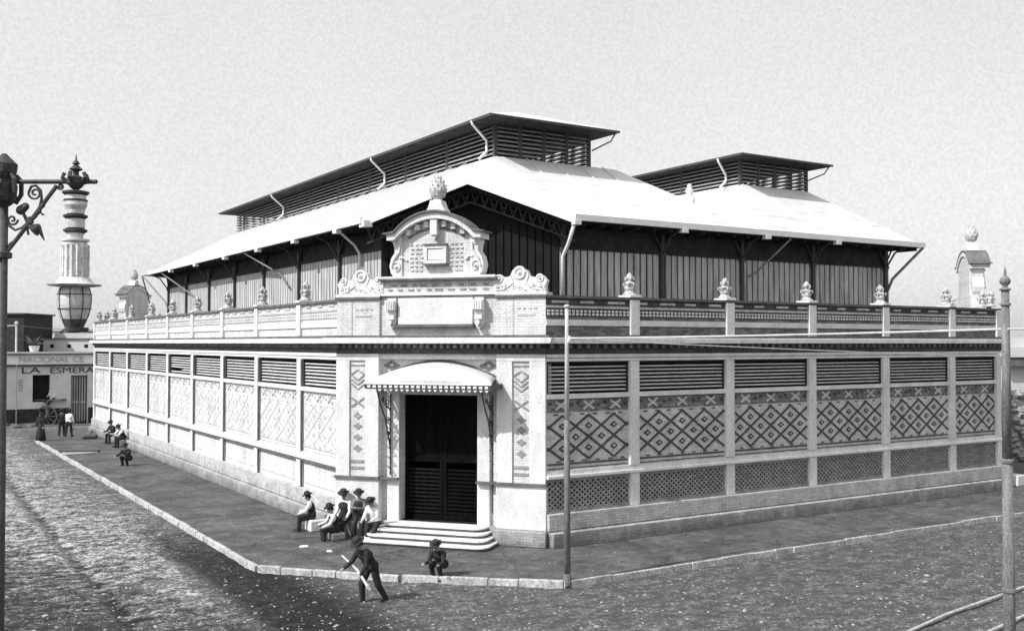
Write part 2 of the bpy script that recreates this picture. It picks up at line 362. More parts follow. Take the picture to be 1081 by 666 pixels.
for T,BY,nm,tail in ((FR,BR,'right',0),(FL,BL,'left',0)):
    L=BY[-1]; lm= T is FL
    pan='wash' if lm else 'panel'; dkm='sunlit_relief' if lm else 'dark_brick'  # sunlit left front takes paler copies of the shaded right front's colours
    b=MB(T); b.box(0,L,-.45,-.12,0,4.31); b.box(0,L,-.45,-.1,5.44,5.66); b.build('outer_wall','wash',mk)
    vol(T,'black','louvre_backing',(0,L,-.45,-.4,4.31,5.44))
    # plinth, two steps
    vol(T,'plinth','plinth',(0,L,-.12,.16,.45,.95),bev=.02)
    vol(T,'plinth','plinth_ledge',(-.0,L,-.12,.38 if not lm else .32,0,.43),bev=.02)
    vol(T,'stone','frieze_band',(0,L,-.45,.03,5.45,5.54),(0,L,-.45,.06,5.56,5.66))
    # entablature
    b=MB(T); b.box(-.0,L+.25,-.45,-.02,5.66,5.98); b.build('entablature','dark_brick',mk)  # dark brick colour here paints in the shadow of the cornice
    b=MB(T)
    u=.1
    while u<L: b.box(u,u+.1,-.02,.12,5.84,5.98); u+=(.22 if lm else .33)
    if lm: b.build('cornice_brackets','mid_brick',mk)['kind']='stuff'
    else: b.pieces('cornice_bracket','mid_brick',mk,limit=69)  # brackets coloured dark too, as part of the cornice shadow
    vol(T,'stone','cornice',(-.0,L+.3,-.45,.3,5.98,6.15),bev=.02)
    vol(T,'cap','cornice_gutter',(0,L+.3,-.45,.24,6.153,6.235))
    # parapet
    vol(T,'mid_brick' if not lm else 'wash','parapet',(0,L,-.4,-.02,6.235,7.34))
    vol(T,'stone','parapet_band',(0,L,-.02,.03,6.52,6.7))
    vol(T,'cap','parapet_coping',(-.0,L+.05,-.48,.08,7.34,7.42))
    if not lm: vol(T,'dark_brick','parapet_frieze',(0,L,-.02,-.003,7.03,7.337))
    b=MB(T); b.box(0,L,-.02,0,6.8,7.02); b.build('dentil_ground','dark_brick' if not lm else 'sunlit_relief',mk)
    b=MB(T); u=.04
    while u<L-.08: b.box(u,u+.09,0,.025,6.83,6.9); b.box(u,u+.09,0,.025,6.93,6.99); u+=.15
    b.build('dentil_course','stone',mk)
    b=MB(T); b.box(0,L,-.02,.015,7.05,7.12); u=.2
    while u<L-.8: b.box(u,u+random.uniform(.4,.7),-.02,.012,7.2,7.27); u+=1.05
    b.build('parapet_brick_relief','panel' if not lm else 'sunlit_relief',mk)
    vol(T,'stone','sill_band',(0,L,-.12,.03,4.33,4.47))
    # molding string
    vol(T,'stone','string_course',(0,L,-.12,.1,1.97,2.07),bev=.015)
    if lm: vol(T,'cap','string_shade_strip',(0,L,-.12,.07,1.9,1.967))  # dark strip painting the shadow line under the string course
    vol(T,'stone','string_band',(0,L,-.12,.02,2.07,2.2))
    for i in range(len(BY)-1):
        u0=BY[i]+(PW/2 if i else .06); u1=BY[i+1]-(PW/2 if i<len(BY)-2 else .3)
        uc=(u0+u1)/2
        # louvre window
        f=MB(T); f.box(u0,u0+.05,-.35,-.06,4.47,5.44); f.box(u1-.05,u1,-.35,-.06,4.47,5.44); f.box(uc-.03,uc+.03,-.35,-.13,4.49,5.43); f.box(u0+.05,u1-.05,-.35,-.13,5.37,5.44)
        fo=f.build('louvre_window','soffit',mk)
        s_=MB(T)
        for k in range(7):
            z=4.55+k*.117; j=random.uniform(-.006,.006)
            if lm and i==4 and k==1: 
                s_.add([(u0+.05,-.12,z+j),(uc+.2,-.12,z+j),(uc+.2,-.2,z+.06),(u0+.05,-.2,z+.06)],[(0,1,2,3)]); continue
            s_.add([(u0+.05,-.1,z+j),(u1-.05,-.1,z-j),(u1-.05,-.105,z+.03-j),(u0+.05,-.105,z+.03+j),(u0+.05,-.15,z+.05+j),(u1-.05,-.15,z+.05-j),(u1-.05,-.145,z+.02-j),(u0+.05,-.145,z+.02+j)],[(0,1,2,3),(3,2,5,4),(4,5,6,7),(7,6,1,0)])
        so_=s_.build('slats','slat',fo,local=False); 
        so_.parent=fo; so_.location=(0,0,0)
        # shift: fo verts are relative to mk; slats were built with no offset of fo
        for v_ in so_.data.vertices: v_.co-=Vector(R0)
        # X frieze
        b=MB(T); b.box(u0,u1,-.12,-.07,3.92,4.33); xf=b.build('frieze_panel',pan if lm else 'mid_brick',mk)
        b=MB(T); n=max(2,int((u1-u0)/.95)); 
        for k in range(n):
            c=u0+(u1-u0)*(k+.5)/n
            b.bar((c-.2,4.0),(c+.2,4.25),.07,-.07,-.045); b.bar((c-.2,4.25),(c+.2,4.0),.07,-.07,-.042)
        b.build('cross_relief','sunlit_relief' if lm else 'panel',mk)
        b=MB(T)
        for k in range(n+1):
            c=u0+(u1-u0)*k/n
            for q in (-.18,.06):
                if c+q>u0+.03 and c+q+.14<u1: b.box(c+q,c+q+.12,-.07,-.05,4.09+(.06 if q>0 else 0),4.17+(.06 if q>0 else 0))
        if b.v: b.build('frieze_dots','dark_brick' if not lm else 'sunlit_relief',mk)
        # diamond panel
        b=MB(T); b.box(u0,u1,-.12,-.07,2.2,3.92); dp=b.build('diamond_panel',pan,mk)
        b=MB(T); zc=3.17; PA,PB=.485,.33; HW=(u1-u0)/2-.02; Amax=HW/PA
        par=0 if round(HW/PA)%2==0 else 0
        for sgn in (1,-1):
            for c in range(-8,9,2):
                # a + sgn*b = c , b in [-2,2]
                lo=max(-Amax,c-2); hi=min(Amax,c+2)
                if hi-lo<.25: continue
                p=(uc+lo*PA,zc+sgn*(c-lo)*PB); q=(uc+hi*PA,zc+sgn*(c-hi)*PB)
                dd=(-.045 if sgn>0 else -.041) if not lm else (-.062 if sgn>0 else -.059)
                b.bar(p,q,.062,-.07,dd)
        for a_ in range(-6,7):
            for b_ in (-1,0,1):
                if (a_+b_)%2==0: continue
                if abs(a_)>Amax-.45: continue
                c=(uc+a_*PA,zc+b_*PB); w_,h_=.15,.1
                b.prism([(c[0]-w_,c[1]),(c[0],c[1]-h_),(c[0]+w_,c[1]),(c[0],c[1]+h_)],-.07,-.05 if not lm else -.06)
        u=u0+.25
        while u<u1-.3:
            b.box(u,u+.16,-.07,-.052,3.84,3.875); b.box(u+.1,u+.26,-.07,-.052,2.44,2.475); u+=.485
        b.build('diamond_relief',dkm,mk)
        b=MB(T)
        for a_ in range(-6,7):
            for b_ in (-1,0,1):
                if (a_+b_)%2==0 or abs(a_)>Amax-.45: continue
                c=(uc+a_*PA,zc+b_*PB); w_,h_=.05,.035
                b.prism([(c[0]-w_,c[1]),(c[0],c[1]-h_),(c[0]+w_,c[1]),(c[0],c[1]+h_)],-.07,-.035 if not lm else -.055)
        b.build('diamond_centres',pan,mk)
        b=MB(T); b.box(u0+.03,u1-.03,-.07,-.05,2.36,2.41); b.box(u0+.03,u1-.03,-.07,-.052,2.24,2.27); b.build('panel_stripes',dkm,mk)
        # lattice
        if not lm:
            b=MB(T); b.box(u0,u1,-.12,-.1,.95,1.97); b.build('lattice_backing','black',mk)
            b=MB(T); H0,H1=1.02,1.9; p=.2; b.box(u0,u1,-.1,-.03,.953,1.03); b.box(u0,u1,-.1,-.03,1.88,1.966)
            sl_=.8
            for sgn in (1,-1):
                c=u0-(H1-H0)/sl_-.1
                while c<u1+(H1-H0)/sl_:
                    # line from (c,H0) going sgn
                    x0,x1=(c,c+(H1-H0)/sl_) if sgn>0 else (c,c-(H1-H0)/sl_)
                    def cl_(x): return min(max(x,u0),u1)
                    xa,xb=cl_(x0),cl_(x1)
                    if abs(xa-xb)>.04:
                        za=H0+abs(xa-x0)*sl_; zb=H0+abs(xb-x0)*sl_
                        b.bar((xa,za),(xb,zb),.05,-.1,-.055 if sgn>0 else -.05)
                    c+=p
            b.build('lattice_grille','ornament',mk)
        else:
            b=MB(T); b.box(u0,u1,-.12,-.08,.95,1.97); b.build('lower_panel','wash',mk)
            b=MB(T); b.box(u0+.1,u1-.1,-.08,-.06,1.1,1.14); b.box(u0+.1,u1-.1,-.08,-.06,1.78,1.82); b.build('panel_stripes','sunlit_relief',mk)
    for i,u in enumerate(BY[1:-1]):
        b=MB(T); b.box(u-PW/2,u+PW/2,-.12,.06,.96,1.96); b.box(u-PW/2,u+PW/2,-.12,.06,2.21,5.44); b.build('pilaster','stone',mk,bev=.012)
        if lm: b=MB(T); b.tube([(u-PW/2-.03,.0,.5),(u-PW/2-.03,.0,5.4)],.028,6); b.build('pilaster_shade_rod','iron',mk)  # dark rod added as the shaded edge of the pilaster
        b=MB(T); b.box(u-.18,u+.18,-.02,.09,6.24,7.33); b.box(u-.22,u+.22,-.5,.12,7.42,7.5); b.build('parapet_post','stone',mk,bev=.012)
    b=MB(T); b.box(L-.3,L,-.12,.06,.96,5.44); b.box(L-.3,L,-.02,.09,6.24,7.33); b.build('end_pilaster','stone',mk,bev=.012)

# finials on the parapet
def finial(T,u,d,z,s=1):
    c=T(u,d,0); b=MB()
    b.lathe([(.0,0),(.27,0),(.27,.06),(.19,.1),(.17,.2),(.22,.24),(.22,.27),(.15,.3),(.135,.37),(.19,.42),(.2,.46),(.14,.5),(.1,.55),(.13,.6),(.15,.65),(.12,.73),(.06,.82),(0,.86)],(c[0],c[1],z),14)
    # curling leaves
    for k in range(6):
        a=k*PI/3; b.tube([(c[0]+cos(a)*r,c[1]+sin(a)*r,z+h) for r,h in ((.13,.28),(.22,.33),(.26,.4),(.22,.47),(.17,.44))],.03,6)
        b.tube([(c[0]+cos(a+.5)*r,c[1]+sin(a+.5)*r,z+h) for r,h in ((.1,.52),(.17,.58),(.18,.66),(.13,.7))],.025,6)
    ra=random.uniform(0,6); ca,sa=cos(ra),sin(ra); hs=random.uniform(.93,1.05)
    b.v=[(c[0]+(p[0]-c[0])*ca-(p[1]-c[1])*sa,c[1]+(p[0]-c[0])*sa+(p[1]-c[1])*ca,z+(p[2]-z)*hs) for p in b.v]
    b.v=[tuple(Vector(p)+noise.noise_vector(Vector(p)*7)*.035*(1 if p[2]>z+.15 else 0)) for p in b.v]
    b.v=[(c[0]+(p[0]-c[0])*.8,c[1]+(p[1]-c[1])*.8,z+(p[2]-z)*.84) for p in b.v]
    return b.build('parapet_finial','finial',mk,smooth=True)
for u in BR[1:]: finial(FR,u if u<22 else 22.45,-.2,7.5)
for u in BL[1:]: finial(FL,u if u<42 else 42.6,-.2,7.5)

# ---- corner entrance front
CW=LC
P1,P2=1.47,5.35                              # door bay between the two piers
def pier(u0,u1):
    b=MB(FC); b.box(u0,u1,-.6,0,0,5.66); b.build('entrance_pier','wash',mk)
    vol(FC,'plinth','pier_plinth',(u0-.06,u1+.06,-.6,.26,0,.47),bev=.03)
    vol(FC,'stone','pier_base',(u0-.015,u1+.015,-.6,.06,.47,1.76),bev=.015)
    vol(FC,'cap','pier_string',(u0-.04,u1+.04,-.6,.13,1.765,1.84))
    c=(u0+u1)/2; a,e=c-.27,c+.27
    vol(FC,'stone','pier_pilaster',(u0,a,0,.06,1.84,5.45),(e,u1,0,.06,1.84,5.45),(u0,u1,.003,.063,5.452,5.66),bev=.01)
    b=MB(FC)
    for z,t in ((2.05,'b'),(2.25,'b'),(2.7,'d'),(3.05,'d'),(3.4,'d'),(3.72,'d')):
        if t=='b': b.box(a+.04,e-.04,0,.02,z,z+.09)
        else: b.prism([(c-.16,z),(c-.06,z-.06),(c,z-.12),(c+.06,z-.06),(c+.16,z),(c+.06,z+.06),(c,z+.12),(c-.06,z+.06)],0,.022)
    b.bar((c-.22,4.0),(c+.22,4.28),.05,0,.02);b.bar((c-.22,4.28),(c+.22,4.0),.05,0,.023)
    for z in (4.62,4.76,4.9): 
        b.bar((c-.22,z+.1),(c,z-.07),.045,0,.02); b.bar((c,z-.07),(c+.22,z+.1),.045,0,.023)
    b.bar((c-.22,5.02),(c,5.16),.045,0,.02); b.bar((c,5.16),(c+.22,5.02),.045,0,.023)
    b.box(a+.03,e-.03,0,.018,5.28,5.33)
    b.build('pier_ornament','ornament',mk)
    # attic of the pier and its crest
    vol(FC,'wash','pier_attic',(u0,u1,-.6,.02,6.235,7.36)); 
    vol(FC,'cap','pier_coping',(u0-.05,u1+.05,-.62,.09,7.363,7.43)); vol(FC,'stone','pier_cap',(u0-.04,u1+.04,-.6,.07,7.43,7.52),bev=.01)
    b=MB(FC); b.box(u0+.5,u0+.54,.02,.035,6.25,7.34)
    for k in range(4): b.box(u0+.65+k*.17,u0+.75+k*.17,.02,.035,7.02,7.07)
    b.box(u0+.65,u0+1.2,.02,.035,6.82,6.87); b.build('attic_relief','sunlit_relief',mk)
    k0,k1=u0,u1
    if u0<1: u1+=.12
    else: u0-=.14
    c=(u0+u1)/2
    b=MB(FC); out=[(u0+.02,7.52),(u1-.02,7.52),(u1-.03,7.72),(u1+.02,7.85),(u1-.1,8.0),(u1-.22,8.05),(u1-.32,7.96),(c+.3,8.0),(c+.22,8.18),(c,8.26),(c-.22,8.18),(c-.3,8.0),(u0+.32,7.96),(u0+.22,8.05),(u0+.1,8.0),(u0-.02,7.85),(u0+.03,7.72)]
    b.prism(out,-.32,-.04)
    def ring(cu,cz,r,t):
        b.tube([(cu+r*cos(k*PI/7),-.04,cz+r*sin(k*PI/7)) for k in range(15)],t,6); b.lathe([(0,-.06),(r*.55,-.05),(r*.4,.03),(0,.07)],(cu,-.02,cz),12,'y')
    ring(c,8.1,.16,.05); ring(u0+.2,7.93,.1,.035); ring(u1-.2,7.93,.1,.035); ring(u0+.16,7.68,.09,.03); ring(u1-.16,7.68,.09,.03); ring(u0+.4,7.72,.07,.025); ring(u1-.4,7.72,.07,.025)
    b.tube([(u0+.1,-.04,7.58),(u0+.35,-.02,7.62),(c-.2,-.04,7.8),(c-.28,-.04,8.02)],.03,6); b.tube([(u1-.1,-.04,7.58),(u1-.35,-.02,7.62),(c+.2,-.04,7.8),(c+.28,-.04,8.02)],.03,6)
    for k in range(9):
        uu=u0+.12+(u1-u0-.24)*k/8; zz=7.62+.08*sin(k*2.3); b.tube([(uu+.07*cos(j*.7)*(1-j/12),-.03,zz+.07*sin(j*.7)*(1-j/12)) for j in range(9)],.022,5)
    b.build('pier_crest','stone',mk,smooth=False)
pier(0,P1); pier(P2,CW)
# door bay
D1,D2,DT,DB=2.1,4.68,4.4,.5
b=MB(FC); b.box(P1,D1,-.6,-.22,0,5.66); b.box(D2,P2,-.6,-.22,0,5.66); b.box(D1,D2,-.6,-.22,DT,5.66); b.build('door_wall','wash',mk)
vol(FC,'stone','door_surround',(D1-.4,D1,-.22,-.1,.5,4.45),(D2,D2+.4,-.22,-.1,.5,4.45),(D1-.4,D2+.4,-.22,-.08,4.453,4.6),bev=.015)
vol(FC,'cap','door_string',(P1,D1-.003,-.22,.05,1.765,1.83),(D2+.003,P2,-.22,.05,1.765,1.83))
vol(FC,'plinth','door_plinth',(P1,D1-.003,-.22,.0,.0,.497),(D2+.003,P2,-.22,.0,.0,.497))
# spandrel relief round the arch of the canopy
b=MB(FC)
N=18;arc=[(1.55+(5.25-1.55)*k/N,4.98+.47*math.sin(PI*k/N)**.9) for k in range(N+1)]
for k in range(N): b.bar(arc[k],arc[k+1],.05,-.22,-.17-.003*(k%2))
b.build('arch_relief','cap',mk)
b=MB(FC)
for c in (1.8,5.0):
    for s_ in (1,.55):
        w_,h_=.26*s_,.13*s_
        P_=[(c-w_,5.3),(c,5.3-h_),(c+w_,5.3),(c,5.3+h_)]
        for k in range(4): b.bar(P_[k],P_[(k+1)%4],.035,-.22,-.19-.003*(k%2))
b.build('spandrel_relief','mid_brick',mk)
# dark vestibule and the slatted wooden doors standing inside it
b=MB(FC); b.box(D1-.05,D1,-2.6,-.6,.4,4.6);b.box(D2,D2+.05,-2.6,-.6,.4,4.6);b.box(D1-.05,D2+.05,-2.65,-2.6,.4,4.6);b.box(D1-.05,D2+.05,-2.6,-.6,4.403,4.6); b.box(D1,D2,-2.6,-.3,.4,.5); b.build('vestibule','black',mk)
for s_,(a,e) in enumerate(((D1+.02,(D1+D2)/2-.01),((D1+D2)/2+.01,D2-.02))):
    b=MB(FC); b.box(a,a+.1,-.62,-.55,.52,DT); b.box(e-.1,e,-.62,-.55,.52,DT); b.box(a+.1,e-.1,-.62,-.55,.52,.66); b.box(a+.1,e-.1,-.62,-.55,2.3,2.42); b.box(a+.1,e-.1,-.62,-.55,4.28,DT)
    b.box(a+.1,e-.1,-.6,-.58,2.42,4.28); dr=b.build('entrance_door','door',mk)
    b=MB(FC)
    for k in range(12): b.box(a+.1,e-.1,-.6,-.585,.7+k*.12,.77+k*.12)
    q=4 if 1 else 0
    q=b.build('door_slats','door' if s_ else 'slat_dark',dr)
    for v_ in q.data.vertices: v_.co-=Vector(R0)
# frieze, entablature, cornice of the corner
vol(FC,'stone','frieze_band',(P1+.003,P2-.003,-.6,-.06,5.5,5.66))
b=MB(FC); b.box(-.0,CW,-.6,.06,5.663,5.98); b.build('entablature','dark_brick',mk)  # coloured dark to paint the shade under the corner cornice
b=MB(FC); u=.05
while u<CW-.1: b.box(u,u+.1,.06,.2,5.84,5.98); u+=.22
b.pieces('cornice_bracket','mid_brick',mk)
b=MB(FC); b.prism([(-.25,5.983),(CW+.25,5.983),(CW+.3,6.155),(-.3,6.155)],-.6,.42); b.build('cornice','stone',mk,bev=.015)
b=MB(FC); b.box(-.2,CW+.2,-.6,.33,6.158,6.232); b.build('cornice_gutter','cap',mk)
# attic with blank sign panel
vol(FC,'wash','attic',(P1,P2,-.6,-.06,6.235,7.93)); 
vol(FC,'stone','sign_panel',(2.14,4.6,-.06,.1,6.56,7.38),bev=.02); vol(FC,'cap','sign_panel_sill',(2.1,4.64,-.06,.14,6.49,6.555))
vol(FC,'cap','attic_string',(P1-.02,P2+.02,-.6,0,7.403,7.46)); vol(FC,'stone','attic_band',(P1-.02,P2+.02,-.6,.03,7.463,7.52))
b=MB(FC); random.seed(3)
for r in range(2):
    u=1.75+r*.1
    while u<5.0: 
        w_=random.uniform(.1,.25); b.box(u,min(u+w_,5.05),-.06,-.03,7.62+r*.14,7.67+r*.14); u+=w_+random.uniform(.1,.25)
b.build('attic_relief','ornament',mk)
vol(FC,'cap','attic_cornice_line',(P1-.0,P2-.0,-.62,.12,7.933,7.99)); vol(FC,'stone','attic_cornice',(P1+.04,P2-.04,-.6,.08,7.99,8.06))
for c in (1.93,4.81):
    b=MB(FC); b.prism([(c-.14,7.38),(c+.14,7.38),(c+.14,6.62),(c+.09,6.5),(c,6.42),(c-.09,6.5),(c-.14,6.62)],-.06,.1)
    b.box(c-.16,c+.16,.1,.26,7.0,7.3); b.box(c-.12,c+.12,.1,.2,6.72,6.86); b.lathe([(0,-.14),(.08,-.14),(.08,.14),(0,.14)],(c,.16,6.62),10,'y')
    for k in range(4): b.box(c-.13+k*.075,c-.095+k*.075,.26,.285,7.02,7.28)
    b.build('console_bracket','stone',mk)
# pediment (front built in any frame, so the other corners can carry one too)
def pediment(T0,far=False,zb=8.06):
    T=lambda u,d,z:T0(3.36+(u-3.36)*.81-.02,d,z if z<8.06 else 8.06+(z-8.06)*.96)
    c=3.36; b=MB(T); R=2.35; zc=10.0-R-.12
    def az(u): return zc+math.sqrt(max(0,R*R-(u-c)**2))
    out=[(1.95,zb),(4.77,zb)]+[(u,az(u)-.03) for u in [4.77-k*(4.77-1.95)/16 for k in range(17)]]
    b.prism(out,-.55,-.1); body=b.build('pediment','wash',mk)
    # arched cornice
    b=MB(T); US=[1.75+k*(4.97-1.75)/20 for k in range(21)]
    low=[(u,az(u)) for u in US]; hi=[(u,az(u)+.2) for u in US]
    b.prism([(1.45,az(1.75)-.02)]+low+[(5.27,az(1.75)-.02),(5.27,az(1.75)+.17)]+hi[::-1]+[(1.45,az(1.75)+.17)],-.6,.2)
    b.build('pediment_cornice','stone',mk)
    b=MB(T); lo2=[(u,az(u)+.203) for u in US]; hi2=[(u,az(u)+.27) for u in US]
    b.prism([(1.3,az(1.75)+.173)]+[(1.6,az(1.75)+.18)]+lo2+[(5.1,az(1.75)+.18),(5.42,az(1.75)+.173),(5.42,az(1.75)+.21)]+hi2[::-1]+[(1.3,az(1.75)+.21)],-.62,.28)
    b.build('pediment_drip','cap',mk)
    # scrolled sides
    for sg in (-1,1):
        b=MB(T); X_=lambda x:c+sg*x
        pts=[(1.4,zb),(1.75,zb),(1.86,zb+.12),(1.92,zb+.35),(1.85,zb+.6),(1.7,zb+.78),(1.72,zb+.95),(1.78,zb+1.1),(1.7,zb+1.25),(1.4,zb+1.3)]
        b.prism([(X_(p[0]),p[1]) for p in pts],-.5,-.04)
        for (x,z,r) in ((1.62,zb+.3,.2),(1.62,zb+1.08,.13)):
            sp_=[(X_(x+(r*(1-k/26.))*cos(k*.42)),-.03,z+(r*(1-k/26.))*sin(k*.42)) for k in range(25)]
            b.tube(sp_,.035,6); b.lathe([(0,-.05),(.05,-.05),(.04,.06),(0,.08)],(X_(x),0,z),10,'y')
        b.tube([(X_(1.82),-.02,zb+.3),(X_(1.72),0,zb+.55),(X_(1.5),0,zb+.8),(X_(1.48),-.02,zb+1.08)],.04,6)
        b.tube([(X_(1.2),-.08,zb+.5),(X_(1.35),-.05,zb+.62),(X_(1.5),-.03,zb+.6)],.035,6)
        b.build('scroll_side','stone',mk)
    if far: 
        b=MB(T); b.box(P1,P2,-.6,-.06,6.235,8.05); b.build('attic','wash',mk)
    else:
        b=MB(T)
        for k in range(-3,4):
            if k==0: continue
            u=c+k*.37; b.box(u-.09,u+.09,-.1,.04,az(u)-.22,az(u)-.03)
        b.box(c-.14,c+.14,-.1,.16,az(c)-.52,az(c)+.02); b.prism([(c-.1,az(c)-.523),(c+.1,az(c)-.523),(c,az(c)-.7)],-.1,.1)
        b.build('keystone_and_blocks','stone',mk,bev=.01)
        b=MB(T)
        for k in range(14): 
            u0_=c-1.15+k*2.3/14; u1_=u0_+2.3/14; b.bar((u0_,az(u0_)-.28),(u1_,az(u1_)-.28),.04,-.1,-.05-.002*(k%2))
        b.build('arch_molding','cap',mk)
        vol(T,'stone','tablet_frame',(c-.42,c+.45,-.1,.04,8.46,8.56),(c-.42,c+.45,-.1,.04,8.94,9.04),(c-.42,c-.32,-.1,.04,8.563,8.937),(c+.35,c+.45,-.1,.04,8.563,8.937))
        vol(T,'cap','tablet_hood',(c-.45,c+.48,-.1,.08,9.042,9.09),(c-.47,c+.5,-.1,.1,8.4,8.457)); vol(T,'stone','tablet',(c-.3,c+.33,-.1,.01,8.58,8.92))
        b=MB(T); random.seed(11)
        for sg in (-1,1):
            for r in range(7):
                for q in range(3):
                    u=c+sg*(.62+q*.2)+random.uniform(-.03,.03); z=8.22+r*.14
                    if z<az(u)-.4: b.box(u-.06,u+.06,-.1,-.07,z,z+.05)
        b.build('brick_relief','sunlit_relief',mk)
    # crowning finial
    b=MB(T); b.prism([(c-.42,az(c)+.25),(c+.42,az(c)+.25),(c+.3,az(c)+.4),(c+.22,az(c)+.62),(c-.22,az(c)+.62),(c-.3,az(c)+.4)],-.45,-.0); b.build('finial_base','stone',mk,bev=.02)
    x,y,_=T(c,-.22,0); z=8.06+(az(c)+.62-8.06)*.96; b=MB()
    b.lathe([(0,0),(.15,0),(.13,.05),(.22,.14),(.27,.28),(.26,.4),(.2,.54),(.12,.66),(.05,.76),(0,.8)],(x,y,z),14)
    for r_ in range(5):
        for k in range(9):
            a=2*PI*(k+.5*(r_%2))/9; R_=[.24,.28,.27,.2,.12][r_]; h=.14+r_*.13
            b.cap((x+cos(a)*R_*.8,y+sin(a)*R_*.8,z+h),.045,(x+cos(a)*R_,y+sin(a)*R_,z+h+.09),.02,6)
    b.build('pinecone_finial','panel',mk,smooth=False)
pediment(FC)
s45=math.sqrt(.5)
TL=frame((13.4,73.0),(s45,s45),(-s45,s45)); TR=frame((39.6,25.3),(s45,s45),(s45,-s45))
for T in (TL,TR):
    vol(T,'wash','corner_wall',(0,6.8,-.5,0,0,6.23)); vol(T,'stone','cornice',(-.1,6.9,-.5,.35,6.233,6.35)); pediment(T if T is TL else (lambda u,d,z:TR(u-1.0,d,z)),True)
    for u in (.2,1.1,5.6,6.5): vol(T,'stone','corner_post',(u-.2,u+.2,-.55,.05,6.353,7.5)); finial(T,u,-.25,7.5)
    vol(T,'wash','corner_attic',(0,1.4,-.4,-.05,6.353,7.4),(5.4,6.8,-.4,-.05,6.353,7.4))
# back walls and aisle roof
vol(None,'wash','rear_wall',(18.2,40,77.6,78.0,0,7.4)); vol(None,'wash','side_wall',(44.2,44.6,30,74,0,7.4)); vol(None,'wash','rear_corner_wall',(40,44.6,73.5,78,0,7.4))
b=MB(); b.hprism([(13.5,32),(13.5,73),(18,77.5),(40,77.5),(40,73.4),(44.1,73.4),(44.1,30),(39.6,25.6),(17.4,25.6)],6.25,6.3); b.build('aisle_roof','cap',mk)

# entrance canopy
def uz(px,py,d):
    n=Vector((ncm[0],ncm[1],0)); o=Vector((A[0],A[1],0))+n*d; r=ray(px,py); t=(o-Vector((0,0,0))).dot(n)/r.dot(n); p=r*t
    return (p.x-A[0])*ec[0]+(p.y-A[1])*ec[1], H_+p.z
cd=1.05
ua,_=uz(385,412,cd); ub,_=uz(519,415,cd); _,zf=uz(450,405,cd)
b=MB(FC); NU,NV=24,8; vs=[]
for j in range(NV+1):
    v_=j/NV
    for i in range(NU+1):
        u_=i/NU; ub_=1.5+(5.28-1.5)*u_; uf=ua+(ub-ua)*u_
        zb_=4.93+.48*max(0,math.sin(PI*u_))**.85; U=ub_*(1-v_)+uf*v_; d=-.2+(cd+.2)*v_
        # quarter-round bulge towards the front
        z=zf+(zb_-zf)*math.sqrt(max(0,1-v_**2.2))
        vs.append((U,d,z))
b.add(vs,[(j*(NU+1)+i,j*(NU+1)+i+1,(j+1)*(NU+1)+i+1,(j+1)*(NU+1)+i) for j in range(NV) for i in range(NU)])
cano=b.build('entrance_canopy','marq',mk,smooth=True); sm=cano.modifiers.new('t','SOLIDIFY'); sm.thickness=.03
b=MB(FC); b.box(ua,ub,cd-.03,cd+.02,zf-.17,zf-.01)
b.box(ua,ua+.05,-.2,cd-.03,zf-.17,zf-.01); b.box(ub-.05,ub,-.2,cd-.03,zf-.17,zf-.01); q=b.build('canopy_fascia','iron',mk)
b=MB(FC); n=22
for k in range(n):
    u=ua+.06+(ub-ua-.12)*(k+.5)/n; b.prism([(u-.05,zf-.13),(u+.05,zf-.13),(u+.05,zf-.06),(u-.05,zf-.06)],cd+.02,cd+.035)
    b.prism([(u-.07,zf-.17),(u+.07,zf-.17),(u,zf-.24)],cd-.01,cd+.01)
b.box(ua,ub,cd+.02,cd+.04,zf-.03,zf+.02)
b.build('canopy_valance','white_iron',mk)
b=MB(FC); k=0
while k<12: 
    u=ua+.15+k*(ub-ua-.3)/11; b.box(u-.012,u+.012,-.2,cd-.03,zf-.1,zf-.06); k+=1
b.pieces('canopy_rib','iron',mk)
for u in (ua+.35,ub-.35):
    b=MB(FC); b.tube([(u,-.05,4.42),(u,-.05,.9 if u>3 else 1.9)],.025,6); b.tube([(u,0,zf-.15),(u,cd-.1,zf-.15)],.03,6)
    b.tube([(u,-.03,2.75),(u,.1,3.1),(u,.35,3.7),(u,.7,4.15),(u,cd-.1,zf-.17)],.025,6)
    for (dd,zz,r) in ((.2,4.1,.17),(.14,3.6,.12),(.5,4.25,.11),(.08,3.2,.07)):
        b.tube([(u,dd+(r*(1-k/22.))*cos(k*.5),zz+(r*(1-k/22.))*sin(k*.5)) for k in range(20)],.018,5)
    for k in range(7): b.tube([(u,.0,2.0+k*.3),(u+.07,.06,2.08+k*.3),(u+.03,.12,2.16+k*.3),(u-.05,.05,2.2+k*.3)],.016,5)
    for k in range(5): b.tube([(u,.02,2.9+k*.25),(u+.06*(-1)**k,.12,2.97+k*.25),(u,.2,3.06+k*.25)],.014,5)
    b.build('canopy_bracket','iron',mk)
# small scroll hanging at the left end of the canopy
# steps
b=MB(FC); b2=MB(FC)
for k,(ex,h) in enumerate(((1.3,.12),(1.0,.25),(.7,.375),(.42,.5))):
    x0,x1=D1-.15-ex*.45,D2+.15+ex*.45; pts=[(x0,-.2)]+[(x0+.35-.35*cos(a),ex-.35+.35*sin(a)) for a in [PI/2*k_/6 for k_ in range(7)]]+[(x1-.35+.35*sin(a),ex-.35+.35*cos(a)) for a in [PI/2*k_/6 for k_ in range(7)]]+[(x1,-.2)]
    lo=h-.125 if k else 0
    b2.hprism(pts,lo+.003,h-.05)
    pts2=[(p[0]+(-.06 if p[0]<3.3 else .06),p[1]+(.06 if p[1]>0 else 0)) for p in pts]; b.hprism(pts2,h-.05,h)
b.pieces('step_tread','stone',mk,bev=.012); b2.pieces('step_riser','cap',mk)

